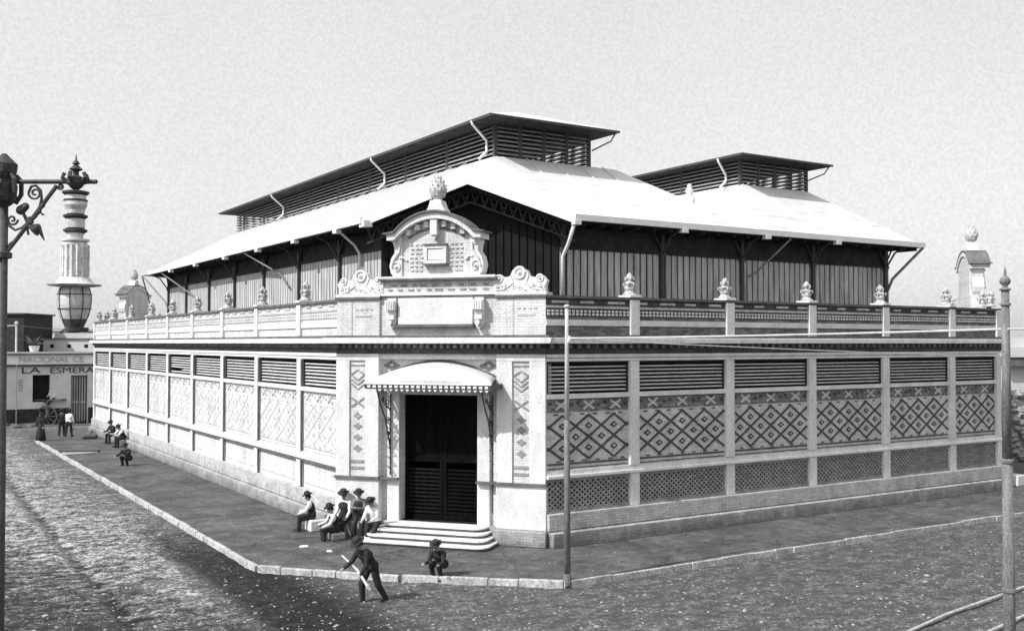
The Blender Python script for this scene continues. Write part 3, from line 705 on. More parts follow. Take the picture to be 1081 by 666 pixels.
# ---- hall above
HX,HY=15.0,28.0; C1,C2=(15,32.2),(19.6,28)
HE=(36.6,61.8)
def boards(T,L,z0,z1,m,nm,w_=.27,gap=.05,back=True):
    if back: vol(T,'black',nm+'_backing',(0,L,-.12,-.06,z0,z1))
    b=MB(T); u=0.02
    while u<L-.05:
        e=min(u+w_-gap,L-.01); b.box(u,e,-.04+random.uniform(-.008,.008),0,z0,z1); u+=w_
    return b.build(nm,m,mk)
HR=frame((19.6,28),(1,0),(0,-1)); HL=frame((15,32.2),(0,1),(-1,0)); LCH=math.hypot(4.6,4.2); HC=frame((15,32.2),(4.6/LCH,-4.2/LCH),(-4.2/LCH,-4.6/LCH))
boards(HR,17.0,6.3,9.15,'board','hall_boarding',.29,.07); boards(HL,29.6,6.3,9.2,'board','hall_boarding',.29,.06)
boards(HC,LCH,6.3,10.0,'black','corner_dark_fill')  # black sheet across the open corner, painting its unlit inside
b=MB(HC); b.prism([(.1,10.0),(LCH-.1,10.0),(LCH-.3,10.2),(LCH*.5,11.3),(.3,10.2)],-.12,-.06); b.build('gable_dark_fill','black',mk)  # same painted darkness carried up into the gable
vol(HR,'soffit','eave_shade_band',(0,17,-.1,-.05,9.15,10.3)); vol(HL,'soffit','eave_shade_band',(0,29.6,-.1,-.05,9.2,10.3))  # dark band painting the eave shadow on the upper hall wall
vol(HR,'soffit','eave_beam',(0,17,-.05,.05,9.152,9.24)); vol(HL,'soffit','eave_beam',(0,29.6,-.05,.05,9.202,9.3))
vol(None,'board','hall_rear_boarding',(15,36.6,61.75,61.8,6.3,10.3)); vol(None,'board','hall_side_boarding',(36.55,36.6,28,61.7,6.3,10.3))
def column(T,u,out):
    b=MB(T); b.box(u-.07,u+.07,0,.12,6.3,10.0)
    b.tube([(u,.08,9.1),(u,out*.55,9.75),(u,out*.95,9.93)],.04,6)
    b.tube([(u,.08,9.3),(u-.3,.08,9.75),(u-.42,.08,9.95)],.035,6); b.tube([(u,.08,9.3),(u+.3,.08,9.75),(u+.42,.08,9.95)],.035,6)
    b.box(u-.11,u+.11,.0,.16,9.05,9.2); b.build('hall_column','iron',mk)
for X_ in (24.02,27.95,31.87,36.3): column(HR,X_-19.6,1.0)
column(HR,.1,1.0)
for Y_ in (35.73,39.99,44.35,48.64,52.98,57.43,61.4): column(HL,Y_-32.2,1.0)
# main roofs
EZ=10.1
def sheet(name,faces,m,th=.05,seams=None):
    vs=[];fs=[]
    for f in faces:
        n=len(vs); vs+=f; fs.append(list(range(n,n+len(f))))
    b=MB(); b.v=[tuple(p) for p in vs]; b.f=fs
    o=b.build(name,m,mk); md=o.modifiers.new('t','SOLIDIFY'); md.thickness=th; md.offset=0
    return o
g1=(14,31.5,EZ);g2=(19.5,27,EZ);ap=(16.75,29.25,11.45)
T1=12.65
n1a,n1b,n1c,n1d=(18.9,31,T1),(24.3,31,T1),(24.3,61.2,T1),(18.9,61.2,T1)
e1=(28,27,EZ); e2=(28,65,EZ); e3=(18.5,65,EZ); e4=(14,62,EZ)
roof1=sheet('main_roof',[[g1,ap,n1a,n1d,e4],[ap,g2,e1,n1b,n1a],[n1b,e1,e2,n1c],[n1d,n1c,e2,e3,e4]],'roof')
# standing seams running up the slopes
b=MB()
k=33
while k<61: b.tube([(14.02,k,EZ+.06),(18.85,k,T1+.06)],.02,4); k+=1.15
k=20.2
while k<24.2: 
    b.tube([(k,27.02,EZ+.06),(max(19.0,k-.0),30.98,T1+.06)],.02,4); k+=1.15
b.pieces('roof_seam','roof',mk)
T2=12.5
n2=[(30.3,30.3,T2),(34.2,30.3,T2),(34.2,61.2,T2),(30.3,61.2,T2)]
f2=[(28,27,EZ),(37.5,27,EZ),(37.5,65,EZ),(28,65,EZ)]
roof2=sheet('main_roof',[[f2[i],f2[(i+1)%4],n2[(i+1)%4],n2[i]] for i in range(4)],'roof')
# soffits under the eaves, with rafters
b=MB(); b.hprism([(14.05,31.6),(14.05,62),(15,62),(15,32.25)],EZ-.12,EZ-.08); b.hprism([(19.55,27.05),(37.4,27.05),(37.4,28),(19.65,28)],EZ-.12,EZ-.08)
b.add([(14.1,31.5,EZ-.13),(16.75,29.3,11.28),(19.45,27.1,EZ-.13),(19.7,28.1,EZ-.13),(17.3,30.3,11.28),(15,32.3,EZ-.13)],[(0,1,4,5),(1,2,3,4)])
b.build('eave_soffit','soffit',mk)
b=MB(); k=32
while k<62: b.box(14.1,15.0,k-.04,k+.04,EZ-.24,EZ-.122); k+=.75
k=20
while k<37.3: b.box(k-.04,k+.04,27.1,28.0,EZ-.24,EZ-.122); k+=.75
b.pieces('rafter','soffit',mk)
# gutters / white fascia
b=MB(); b.box(13.9,14.05,31.5,62.2,EZ-.1,EZ+.1); b.box(19.45,37.6,26.9,27.05,EZ-.1,EZ+.1); 
b.pieces('eave_gutter','white_iron',mk)
def slopebar(b,p,q,w_,h0,h1):
    p=Vector(p);q=Vector(q);t=(q-p);n=Vector((t.y,-t.x,0)).normalized()*w_/2
    vs=[p+n+Vector((0,0,h0)),p-n+Vector((0,0,h0)),p-n+Vector((0,0,h1)),p+n+Vector((0,0,h1)),q+n+Vector((0,0,h0)),q-n+Vector((0,0,h0)),q-n+Vector((0,0,h1)),q+n+Vector((0,0,h1))]
    b.add([tuple(v) for v in vs],[(0,1,2,3),(7,6,5,4),(0,4,5,1),(1,5,6,2),(2,6,7,3),(3,7,4,0)])
b=MB(); slopebar(b,g1,ap,.08,-.2,.06); slopebar(b,ap,g2,.08,-.2,.06); b.build('gable_fascia','white_iron',mk)
# lattice truss in the cut corner
b=MB(); off=Vector((.35,.42,0))
for p,q in ((Vector(g1),Vector(ap)),(Vector(ap),Vector(g2))):
    p=p+off;q=q+off; b.tube([p+Vector((0,0,-.25)),q+Vector((0,0,-.25))],.03,6); b.tube([p+Vector((0,0,-.72)),q+Vector((0,0,-.72))],.03,6)
    N=11
    for k in range(N):
        a=p.lerp(q,k/N);c_=p.lerp(q,(k+1)/N);m_=(a+c_)/2
        b.tube([a+Vector((0,0,-.25)),m_+Vector((0,0,-.72))],.018,5);b.tube([m_+Vector((0,0,-.72)),c_+Vector((0,0,-.25))],.018,5)
        tt=(c_-a).normalized(); b.tube([m_+Vector((0,0,-.42))+tt*.1*cos(j*PI/5)+Vector((0,0,.1*sin(j*PI/5))) for j in range(11)],.014,5)
b.build('corner_truss','iron',mk)
# gutter outlets + downpipes
b=MB()
for X_ in (19.55,24.2,28.3,32.2): 
    b.box(X_-.13,X_+.13,26.88,27.1,EZ-.24,EZ-.1)
for Y_ in (33.7,37.9,42.3,47,52,57): b.box(13.88,14.1,Y_-.16,Y_+.16,EZ-.24,EZ-.1)
b.box(13.95,14.25,31.3,31.7,EZ-.22,EZ+.0); b.pieces('gutter_outlet','white_iron',mk)
def pipe(pts,r=.05,m='white_iron'): 
    b=MB(); b.tube(pts,r,8); b.build('downpipe',m,mk,smooth=True)
pipe([(19.5,27,EZ-.15),(19.6,27.5,9.3),(19.65,27.9,8.9),(19.65,27.9,7.6)],.06)
pipe([(29.6,27,EZ-.15),(28.6,27.8,8.7),(28.2,27.9,8.5)],.035,'grey_iron')
pipe([(37.55,27,EZ-.1),(36.6,27.8,8.7),(36.4,27.9,8.2)],.06,'grey_iron')
pipe([(14,33.6,EZ-.15),(14.7,33.8,9.5),(14.9,33.8,9.2),(14.9,33.8,8.6)],.05)
pipe([(14,44.2,EZ-.15),(14.9,42.0,8.9),(14.9,41.0,8.3)],.04,'grey_iron')
pipe([(14,59.2,EZ-.15),(14.9,56.5,8.7),(14.9,54.5,8.2)],.04,'grey_iron')
pipe([(14.0,63.9,EZ-.05),(14.9,61.9,8.4),(14.95,61.5,8.0)],.045,'grey_iron')
pipe([(14.0,64,EZ-.05),(15.2,66.5,7.9),(15.3,66.8,6.4)],.045,'grey_iron')
b=MB(); b.hprism([(14,62),(14,64.2),(16,66),(28,66),(28,64.9),(18,64.9)],EZ-.03,EZ+.02); b.build('rear_eave','roof',mk)
# small urn on the valley gutter
b=MB(); x,y,z=dep(728,209,40.5); b.lathe([(0,-.5),(.22,-.5),(.22,.02),(.1,.05),(.15,.2),(.17,.3),(.08,.42),(.1,.48),(.06,.55),(0,.56)],(x,y,z),10); b.build('valley_ornament','stone',mk,smooth=True)
# clerestories
def clerestory(x0,x1,y0,y1,z0,zt,ex0,ex1,ey0,ridge,nf,pip):
    b=MB()
    P=.155
    z=z0-.05
    while z<zt-.03:
        for (T,L) in ((frame((x0,y0),(1,0),(0,-1)),x1-x0),(frame((x0,y0),(0,1),(-1,0)),y1-y0),(frame((x1,y0),(0,1),(1,0)),y1-y0),(frame((x0,y1),(1,0),(0,1)),x1-x0)):
            q=MB(T); q.add([(0,.02,z),(L,.02,z),(L,.02,z+.03),(0,.02,z+.03),(0,-.05,z+.09),(L,-.05,z+.09),(L,-.05,z+.06),(0,-.05,z+.06)],[(0,1,2,3),(3,2,5,4),(4,5,6,7),(7,6,1,0)])
            n=len(b.v); b.v+=q.v; b.f+=[[i+n for i in f] for f in q.f]
        z+=P
    b.build('clerestory_louvres','clslat',mk)
    b=MB(); 
    for k in range(nf+1): 
        X_=x0+(x1-x0)*k/nf; b.box(X_-.06,X_+.06,y0-.03,y0+.1,z0-.1,zt)
    k=y0+3.6
    while k<y1: b.box(x0-.03,x0+.08,k-.06,k+.06,z0-.1,zt); b.box(x1-.08,x1+.03,k-.06,k+.06,z0-.1,zt); k+=3.6
    b.pieces('clerestory_post','iron',mk)
    xr=(x0+x1)/2; yf=ey0+ (ex1-ex0)/2; E=zt-.1
    a,c,d,e=(ex0,ey0,E),(ex1,ey0,E),(ex1,y1+1,E),(ex0,y1+1,E); r0,r1=(xr,yf,E+ridge),(xr,y1-1,E+ridge)
    sheet('clerestory_roof',[[a,c,r0],[c,d,r1,r0],[d,e,r1],[e,a,r0,r1]],'roof',.04)
    b=MB(); b.hprism([(ex0+.05,ey0+.05),(ex1-.05,ey0+.05),(ex1-.05,y1+.95),(ex0+.05,y1+.95)],E-.08,E-.04); b.build('clerestory_soffit','soffit',mk)
    b=MB(); b.box(ex0-.03,ex0+.03,ey0,y1+1,E-.07,E+.02); b.box(ex0,ex1,ey0-.03,ey0+.03,E-.07,E-.01); b.build('clerestory_fascia','iron',mk)
    for Y_ in pip: pipe([(ex0-.02,Y_,E-.02),(ex0+.03,Y_,E-.15),(x0-.07,Y_+.2,E-.62),(x0-.07,Y_+.2,z0+.25),(x0-.4,Y_+.2,z0-.05)],.05)
    pipe([(ex1-.15,ey0+.1,E-.1),(ex1-.2,ey0+.3,E-.35),(x1+.06,ey0+.9,E-.65)],.03,'grey_iron')
clerestory(18.9,23.06,31,61.2,T1,14.02,18.1,23.75,30,.9,4,(31.3,39.9,52.6))
clerestory(30.3,34.2,30.3,61.2,T2,13.72,29.6,34.95,29.5,.55,4,(30.9,))
# dark inside so the hall reads as unlit
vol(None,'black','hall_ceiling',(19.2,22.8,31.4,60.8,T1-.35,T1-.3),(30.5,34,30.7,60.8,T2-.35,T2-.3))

# ------------------------------------------------------------------ poles and wires
x,y,_=at(600,614,0); mp=thing('utility_pole','slender iron pole at the kerb in front of the corner, dark below and pale above','pole',(x,y+.05,0))
b=MB(); b.tube([(x,y+.05,-.1),(x,y+.05,2.5),(x,y+.05,4.05)],0,12,[.088,.08,.072]); b.build('lower_shaft','pole',mp,smooth=True)
b=MB(); b.tube([(x,y+.05,4.0),(x,y+.05,5.9),(x,y+.05,6.92)],0,12,[.06,.052,.045]); b.lathe([(0,0),(.075,0),(.08,.03),(.05,.07),(0,.08)],(x,y+.05,6.9),12); b.build('upper_shaft','pole_light',mp,smooth=True)
b=MB(); b.lathe([(.06,-.1),(.11,-.1),(.12,-.02),(.1,.14),(.09,.2)],(x,y+.05,0),12); b.build('foot_collar','pole',mp)
b=MB(); b.lathe([(0,0),(.04,0),(.05,.05),(.03,.08),(.04,.11),(0,.13)],(x,y-.06,6.05),10); b.box(x-.015,x+.015,y-.06,y+.02,6.02,6.06); b.build('insulator','white_iron',mp)
MPX,MPY=x,y
rx,ry=17.96,11.17; rp=thing('utility_pole','thick banded pole with an urn finial standing at the right edge of the street','pole',(rx,ry,-.15))
b=MB(); b.tube([(rx,ry,-.3),(rx,ry,1.4),(rx,ry,3.8)],0,16,[.115,.105,.095]); b.build('lower_shaft','pole',rp,smooth=True)
b=MB(); b.tube([(rx,ry,3.8),(rx,ry,7.0)],0,16,[.082,.072]); b.build('upper_shaft','pole',rp,smooth=True)
b=MB(); b.lathe([(.09,0),(.12,.0),(.12,.05),(.09,.07)],(rx,ry,3.78),16); b.lathe([(.07,0),(.1,.0),(.1,.03),(.075,.05)],(rx,ry,6.7),16); b.lathe([(.1,0),(.13,0),(.13,.05),(.1,.07)],(rx,ry,1.4),16); b.build('band','pole',rp)
b=MB(); b.lathe([(0,0),(.1,0),(.1,.03),(.05,.05),(.04,.08),(.09,.13),(.1,.18),(.07,.24),(.03,.27),(.025,.33),(.01,.42),(0,.45)],(rx,ry,6.98),14); b.build('finial','pole',rp,smooth=True)
def wire(p,q,sag,r,lab,m='white_iron'):
    b=MB(); P=Vector(p);Q=Vector(q); b.tube([P.lerp(Q,k/16)-Vector((0,0,sag*4*(k/16)*(1-k/16))) for k in range(17)],r,6); tag(b.build('overhead_wire',m),lab,'wire','overhead wires')
wire((MPX,MPY-.06,6.12),(rx,ry,6.26),.03,.022,'pale overhead wire strung between the slender kerb pole and the thick right pole','pole_light')
r_=dep(1200,343,16); wire((rx,ry,6.26),r_,.02,.02,'pale overhead wire running out of frame to the right of the thick pole','pole_light')
wire((MPX,MPY-.06,6.1),(39.6,24.6,5.45),.05,.016,'thin wire falling from the slender kerb pole to the far right end of the market','pole_light')
# ------------------------------------------------------------------ street lamp at left edge
LD=9.7
def lp(px,py): return dep(px,py,LD)
bx,by,_=lp(3.5,250); lamp=thing('street_lamp','ornate iron bracket lamp with a ribbed opal globe hanging at the left edge','street lamp',(bx,by,-.15))
ux=rt
def L3(px,py,dn=0): p=Vector(lp(px,py)); return tuple(p+fw*dn)
b=MB(); b.tube([(bx,by,-.15),(bx,by,3),(bx,by,7.5)],0,12,[.07,.055,.04]); b.build('post','iron',lamp,smooth=True)
b=MB(); b.lathe([(.05,-.2),(.11,-.15),(.12,0),(.08,.05),(.11,.12),(.12,.2),(.06,.26),(.02,.3)],(bx+.0,by,7.5),14)
for k in range(6): a=k*PI/3; b.tube([(bx+.1*cos(a),by+.1*sin(a),7.33),(bx+.15*cos(a),by+.15*sin(a),7.42),(bx+.15*cos(a),by+.15*sin(a),7.55),(bx+.1*cos(a),by+.1*sin(a),7.6)],.022,6)
b.build('bracket_boss','iron',lamp)
b=MB(); b.tube([L3(6,192),L3(102,192)],.022,8); b.tube([L3(88,192),L3(104,192)],0,8,[.03,.004]); b.build('bracket_arm','iron',lamp)
b=MB(); b.tube([L3(4,270),L3(22,247),L3(60,196)],.02,8)
for px,py in ((44,218),(40,224),(36,229),(30,236),(12,258)): b.cap(L3(px-1.5,py+1.5),.022,L3(px+1.5,py-1.5),.022,8)
b.lathe([(.05,-.03),(.08,-.02),(.08,.03),(.05,.04)],(bx,by,lp(4,270)[2]),10); b.build('bracket_brace','iron',lamp)
b=MB()
def spiral(cx,cy,r,turn,a0,t,sg=1): 
    b.tube([L3(cx+r*(1-k/34.)*cos(a0+sg*k*turn),cy-r*(1-k/34.)*sin(a0+sg*k*turn)) for k in range(30)],t,6)
spiral(37,204,7,.3,PI*1.0,.011); b.tube([L3(30,204),L3(33,197),L3(38,196),L3(43,201),L3(44,210),L3(41,222)],.013,6)
spiral(13,232,6,.3,0,.011,-1); b.tube([L3(8,232),L3(9,238),L3(16,243),L3(24,240),L3(28,236)],.013,6)
spiral(64,197,3.5,.35,PI,.01); b.tube([L3(30,248),L3(29,242),L3(34,232),L3(42,224),L3(46,227)],.012,6)
b.build('bracket_scrolls','iron',lamp)
b=MB(); b.cap(L3(22,222),.045,L3(27,218),.035,8); b.cap(L3(25,226),.015,L3(30,236),.02,8); b.tube([L3(30,230),L3(33,236)],.03,6)
b.tube([L3(35,243),L3(42,238)],0,8,[.07,.02]); b.tube([L3(40,240),L3(47,254)],0,6,[.03,.004]); b.build('bracket_flowers','iron',lamp)
cx,cy,_=lp(80,200)
zy=lambda y_: lp(80,y_)[2]
pr=lambda L:[(r/111.,zy(y_)) for y_,r in L]
b=MB(); b.lathe(pr([(202,1),(198,6),(194,9),(188,9),(185,3),(181,3),(179,7),(176,4),(174,2),(173,4),(171,3),(169,1),(163,.4)]),(cx,cy,0),12)
for k in range(5): a=k*2*PI/5+.3; b.tube([(cx+.06*cos(a),cy+.06*sin(a),zy(194)),(cx+.12*cos(a),cy+.12*sin(a),zy(188)),(cx+.1*cos(a),cy+.1*sin(a),zy(183))],.02,6)
b.build('hanger_finial','iron',lamp)
b=MB(); b.lathe(pr([(295,14.5),(294,13),(258,13),(256,11),(255,14),(253,14),(252,7.5),(246,9),(243,9)]),(cx,cy,0),24)
b.lathe(pr([(241,9.5),(231,9.5)]),(cx,cy,0),24); b.lathe(pr([(226,9),(222,9.3),(217,11.5),(213,11.5)]),(cx,cy,0),24); b.lathe(pr([(211,10.5),(204,10.5)]),(cx,cy,0),24)
for k in range(16): a=2*PI*k/16; b.tube([(cx+.12*cos(a),cy+.12*sin(a),zy(292)),(cx+.12*cos(a),cy+.12*sin(a),zy(259))],.012,5)
b.lathe(pr([(300,20),(295,16),(293,14.5)]),(cx,cy,0),24); b.build('lamp_housing','lamp_metal',lamp)
b=MB()
for y0_,r0_ in ((203,13.5),(211.5,12),(228,12.3),(243,12)): b.lathe(pr([(y0_+4,r0_-3.5),(y0_+2,r0_-1),(y0_+1.4,r0_),(y0_-.4,r0_),(y0_-1,r0_-2)]),(cx,cy,0),24)
b.build('cooling_rings','iron',lamp)
b=MB(); b.lathe(pr([(303.5,14),(302,26),(300.6,27),(299.6,20)]),(cx,cy,0),28); b.build('reflector_plate','lamp_metal',lamp)
GP=[(349,6.5),(346,8),(340,11),(333,14),(325,16),(317,16.7),(310,16.3),(304,14.5)]
b=MB(); b.lathe(pr(GP),(cx,cy,0),28); b.build('globe','opal',lamp,smooth=True)
b=MB()
for k in range(8): a=2*PI*k/8+.35; b.tube([(cx+(r+.5)/111*cos(a),cy+(r+.5)/111*sin(a),zy(y_)) for y_,r in GP],.004,5)
for y_,r in ((311,16.6),(326,16)): b.tube([(cx+(r+.4)/111*cos(k*PI/12),cy+(r+.4)/111*sin(k*PI/12),zy(y_)) for k in range(25)],.004,5)
b.build('globe_wires','iron',lamp)
b=MB(); b.lathe(pr([(351,5),(350,8),(347,9),(345,8.8)]),(cx,cy,0),16); b.tube([lp(80,348),lp(93,348)],.022,6); b.lathe(pr([(349,6),(346,9),(342,10.8),(337,12.8)]),(cx,cy,0),28); b.build('globe_cup','soot',lamp)

# ------------------------------------------------------------------ buildings behind
YS=82.
FS=frame((-12,YS),(1,0),(0,-1))
def su(px,py=400):
    r=ray(px,py);t=YS/r.y;return r.x*t+12
def sz(py,px=50):
    r=ray(px,py);t=YS/r.y;return H_+r.z*t
shop=thing('corner_shop','white plastered shop with painted lettering and dark dado beyond the side street','shop',(9,YS,0))
zt=sz(373); U1=su(100)+14
def sv(m_,nm,*q): return vol(FS,m_,nm,*q,parent=shop)
ds=[(su(34.5),su(53),sz(424),sz(395.5)),(su(75),su(92.5),0,sz(396.5)),(su(4.5),su(7),sz(431),sz(396))]
b=MB(FS); z0=.0
cuts=sorted([(a,c,z0_,z1) for a,c,z0_,z1 in ds]); prev=0
for a,c,z0_,z1 in cuts:
    b.box(prev,a,-8,0,0,zt); b.box(a,c,-8,0,z1,zt)
    if z0_>.1: b.box(a,c,-8,0,0,z0_)
    b.box(a,c,-8,-.5,z0_,z1); prev=c
b.box(prev,U1,-8,0,0,zt); b.build('wall','shop_wall',shop)
sv('black','doorway_dark',(ds[0][0]+.02,ds[0][1]-.02,-.5,-.45,ds[0][2],ds[0][3]),(ds[2][0]+.01,ds[2][1]-.01,-.5,-.45,ds[2][2],ds[2][3]))
sv('black','door_back',(ds[1][0]+.02,ds[1][1]-.02,-.5,-.4,0,ds[1][3]))
b=MB(FS); a,c=ds[1][0]+.04,ds[1][1]-.04; n=6
for k in range(n): u=a+(c-a)*k/n; b.box(u+.02,u+(c-a)/n-.05,-.3,-.24,.1,ds[1][3]-.05)
b.box(a,c,-.24,-.2,1.5,1.65); b.build('door','wood',shop)
dz=sz(431); 
sv('shop_dark','dado',(0,ds[0][0]-.0,0,.04,.0,dz),(ds[0][1],ds[1][0]-.06,0,.04,0,dz),(ds[0][0],ds[0][1],0,.043,0,min(dz,ds[0][2]-.01)),(ds[1][1]+.06,U1,0,.04,0,dz))
sv('paint_dark','cornice_line',(0,U1,0,.2,sz(386.6),sz(384.6))); sv('shop_wall','cornice',(0,U1,0,.28,sz(384.5),sz(383.4)))
sv('shop_wall','parapet_cap',(0,U1,-.3,.12,zt,zt+.12),)
sv('cap','parapet_line',(0,U1,.0,.1,zt-.12,zt-.05))
def text(body,x0,x1,z0,z1,m_,nm):
    cu=bpy.data.curves.new(nm,'FONT'); cu.body=body; cu.extrude=.02; cu.offset=0
    o=bpy.data.objects.new(nm,cu); COL.objects.link(o); dg=bpy.context.evaluated_depsgraph_get(); dg.update()
    me=bpy.data.meshes.new_from_object(o.evaluated_get(dg)); bpy.data.objects.remove(o)
    xs_=[v.co.x for v in me.vertices];zs=[v.co.y for v in me.vertices];a,b_,c,d=min(xs_),max(xs_),min(zs),max(zs)
    for v in me.vertices:
        u=x0+(v.co.x-a)/(b_-a)*(x1-x0); z=z0+(v.co.y-c)/(d-c)*(z1-z0); p=FS(u,.03+v.co.z,z); v.co=Vector(p)-Vector(shop.location)
    me.materials.clear(); me.materials.append(M[m_]); o=bpy.data.objects.new(nm,me); COL.objects.link(o); o.parent=shop; return o
text('LA',su(23),su(43),sz(393.6),sz(387.6),'paint_dark','lettering')
text('ESMERALDA',su(53),su(124),sz(394),sz(387.8),'paint_dark','lettering')
text('NACIONAL CE',su(20),su(88),sz(382.3),sz(376.3),'paint_grey','faded_lettering')
# painted poster and notice on the wall
sv('paint_grey','wall_notice',*[(su(19.5),su(24.5),0,.02,sz(412-k*2.6),sz(412-k*2.6-1.4)) for k in range(5)])
sv('wood','gutter_pipe',(su(16.5),su(17.5),.3,.4,0,sz(384.6)))
# pavement and kerb in front of the shop
b=MB(FS); b.box(0,U1+20,0,4.2,-.2,.02); o=b.build('far_pavement','pave'); struct(o)
b=MB(FS); b.box(0,U1+20,4.2,4.4,-.2,.06); struct(b.build('far_kerb','kerb'))
# leaning plants on shop roof
pl=thing('potted_agave','dark spiky agave in a pot on the shop roof below the lamp','plant',FS(su(37),-.6,zt+.12))
p0=Vector(pl.location); b=MB(); b.lathe([(0,0),(.28,0),(.38,.45),(.3,.45)],tuple(p0),12); b.build('pot','shop_wall',pl)
b=MB(); random.seed(5)
for k in range(16):
    a=k*2.4; l=random.uniform(.5,1.0); h=random.uniform(.5,1.1); q=[p0+Vector((cos(a)*l*t*.9,sin(a)*l*t*.9,.4+h*t-.35*t*t*l)) for t in (0,.3,.6,1)]
    b.tube(q,0,5,[.05,.07,.05,.005])
b.build('leaves','soot',pl)
# tall dark block at far left and pale two storey house beyond
def block(name,lab,cat,px0,px1,ytop,d,m_,extra=None,depth=6,zb=0):
    a=dep(px0,360,d); c=dep(px1,360,d); z=dep(px0,ytop,d)[2]
    e=Vector((c[0]-a[0],c[1]-a[1],0)); L=e.length; e.normalize(); n=Vector((e.y,-e.x,0))
    T=frame((a[0],a[1]),(e.x,e.y),(n.x,n.y)); t=thing(name,lab,cat,(a[0],a[1],0))
    b=MB(T); b.box(0,L,-depth,0,zb,z); b.build('wall',m_,t)
    return t,T,L,z
t,T,L,z=block('tall_shed','tall dark boarded shed rising behind the shop at the far left','shed',5.5,25,332,96,'shop_dark')
vol(T,'paint_dark','roof',(-.2,L+.2,-6.2,.2,z,z+.15),parent=t)
t,T,L,z=block('rooftop_house','low pale house with three small square openings behind the shop','house',38,106,358,100,'far_wall')
for px in (55,73,91): 
    u=(px-38)/68*L; vol(T,'black','opening',(u-.18,u+.18,0,.02,dep(50,367,100)[2],dep(50,363.5,100)[2]),parent=t)
vol(T,'cap','eaves',(-.1,L+.1,-6,.15,z,z+.1),parent=t); vol(T,'far_wall','roof_gable',(L*.25,L*.95,-5,-.5,z+.1,z+.6),parent=t)
b=MB(T); b.prism([(L*.2,z+.1),(L*.36,z+1.1),(L*.55,z+.1)],-3,-1); b.build('chimney_pile','cap',t)
vol(T,'shop_dark','water_tank',(L*.86,L*.98,-3,-.3,dep(50,373,100)[2]-.2,dep(50,367,100)[2]),parent=t)
t,T,L,z=block('distant_house','distant pale flat-roofed house seen below the lamp globe','house',30,80,350,140,'far_wall'); vol(T,'cap','eaves',(-.1,L+.1,-6,.15,z,z+.12),parent=t)
# thin pole before the shop
x,y,_=at(16,447,0); tp=thing('utility_pole','thin pale pole standing in front of the shop at the far left','pole',(x,y,0))
zz=dep(16,344,math.hypot(x,y))[2]; b=MB(); b.tube([(x,y,0),(x,y,zz)],.07,8); b.build('shaft','pole_light',tp); b=MB(); b.lathe([(0,0),(.12,0),(.14,.1),(.05,.2),(0,.22)],(x,y,zz),8); b.build('cap','pole_light',tp)
wire((x,y,zz-.1),dep(-60,342,60),.1,.05,'pale wire at the far left running from the thin pole out of frame','pole_light')
wire((x,y,zz-.1),(16.6,77,7.0),.2,.02,'thin dark wire from the thin left pole to the market corner','iron')
# houses beyond on the right
t,T,L,z=block('white_house','white walled house beyond the right end of the market, cut by the frame','house',1058,1130,356,62,'far_wall',depth=9)
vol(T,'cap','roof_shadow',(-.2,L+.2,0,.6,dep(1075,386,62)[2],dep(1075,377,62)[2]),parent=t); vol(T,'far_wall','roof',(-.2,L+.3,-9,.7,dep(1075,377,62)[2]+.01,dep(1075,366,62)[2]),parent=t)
t,T,L,z=block('rubble_wall','rough rubble stone wall at the right edge beyond the thick pole','wall',1062,1140,412,52,'mid_brick',depth=.6)
b=MB(T); random.seed(9)
for k in range(150): 
    u=random.uniform(0,L);zz=random.uniform(.1,z); r=random.uniform(.1,.22); b.cap((u-.03,.02,zz),r,(u+.05,.02,zz),r*.8,6)
b.build('stones','stonechip',t)
t=MB(); x,y,_=at(1072,512); t.box(x-.3,x+.4,y-.3,y+.3,0,.45); tag(t.build('stone_block','stone',bev=.04),'pale square stone block beside the right end of the market plinth','stone block')

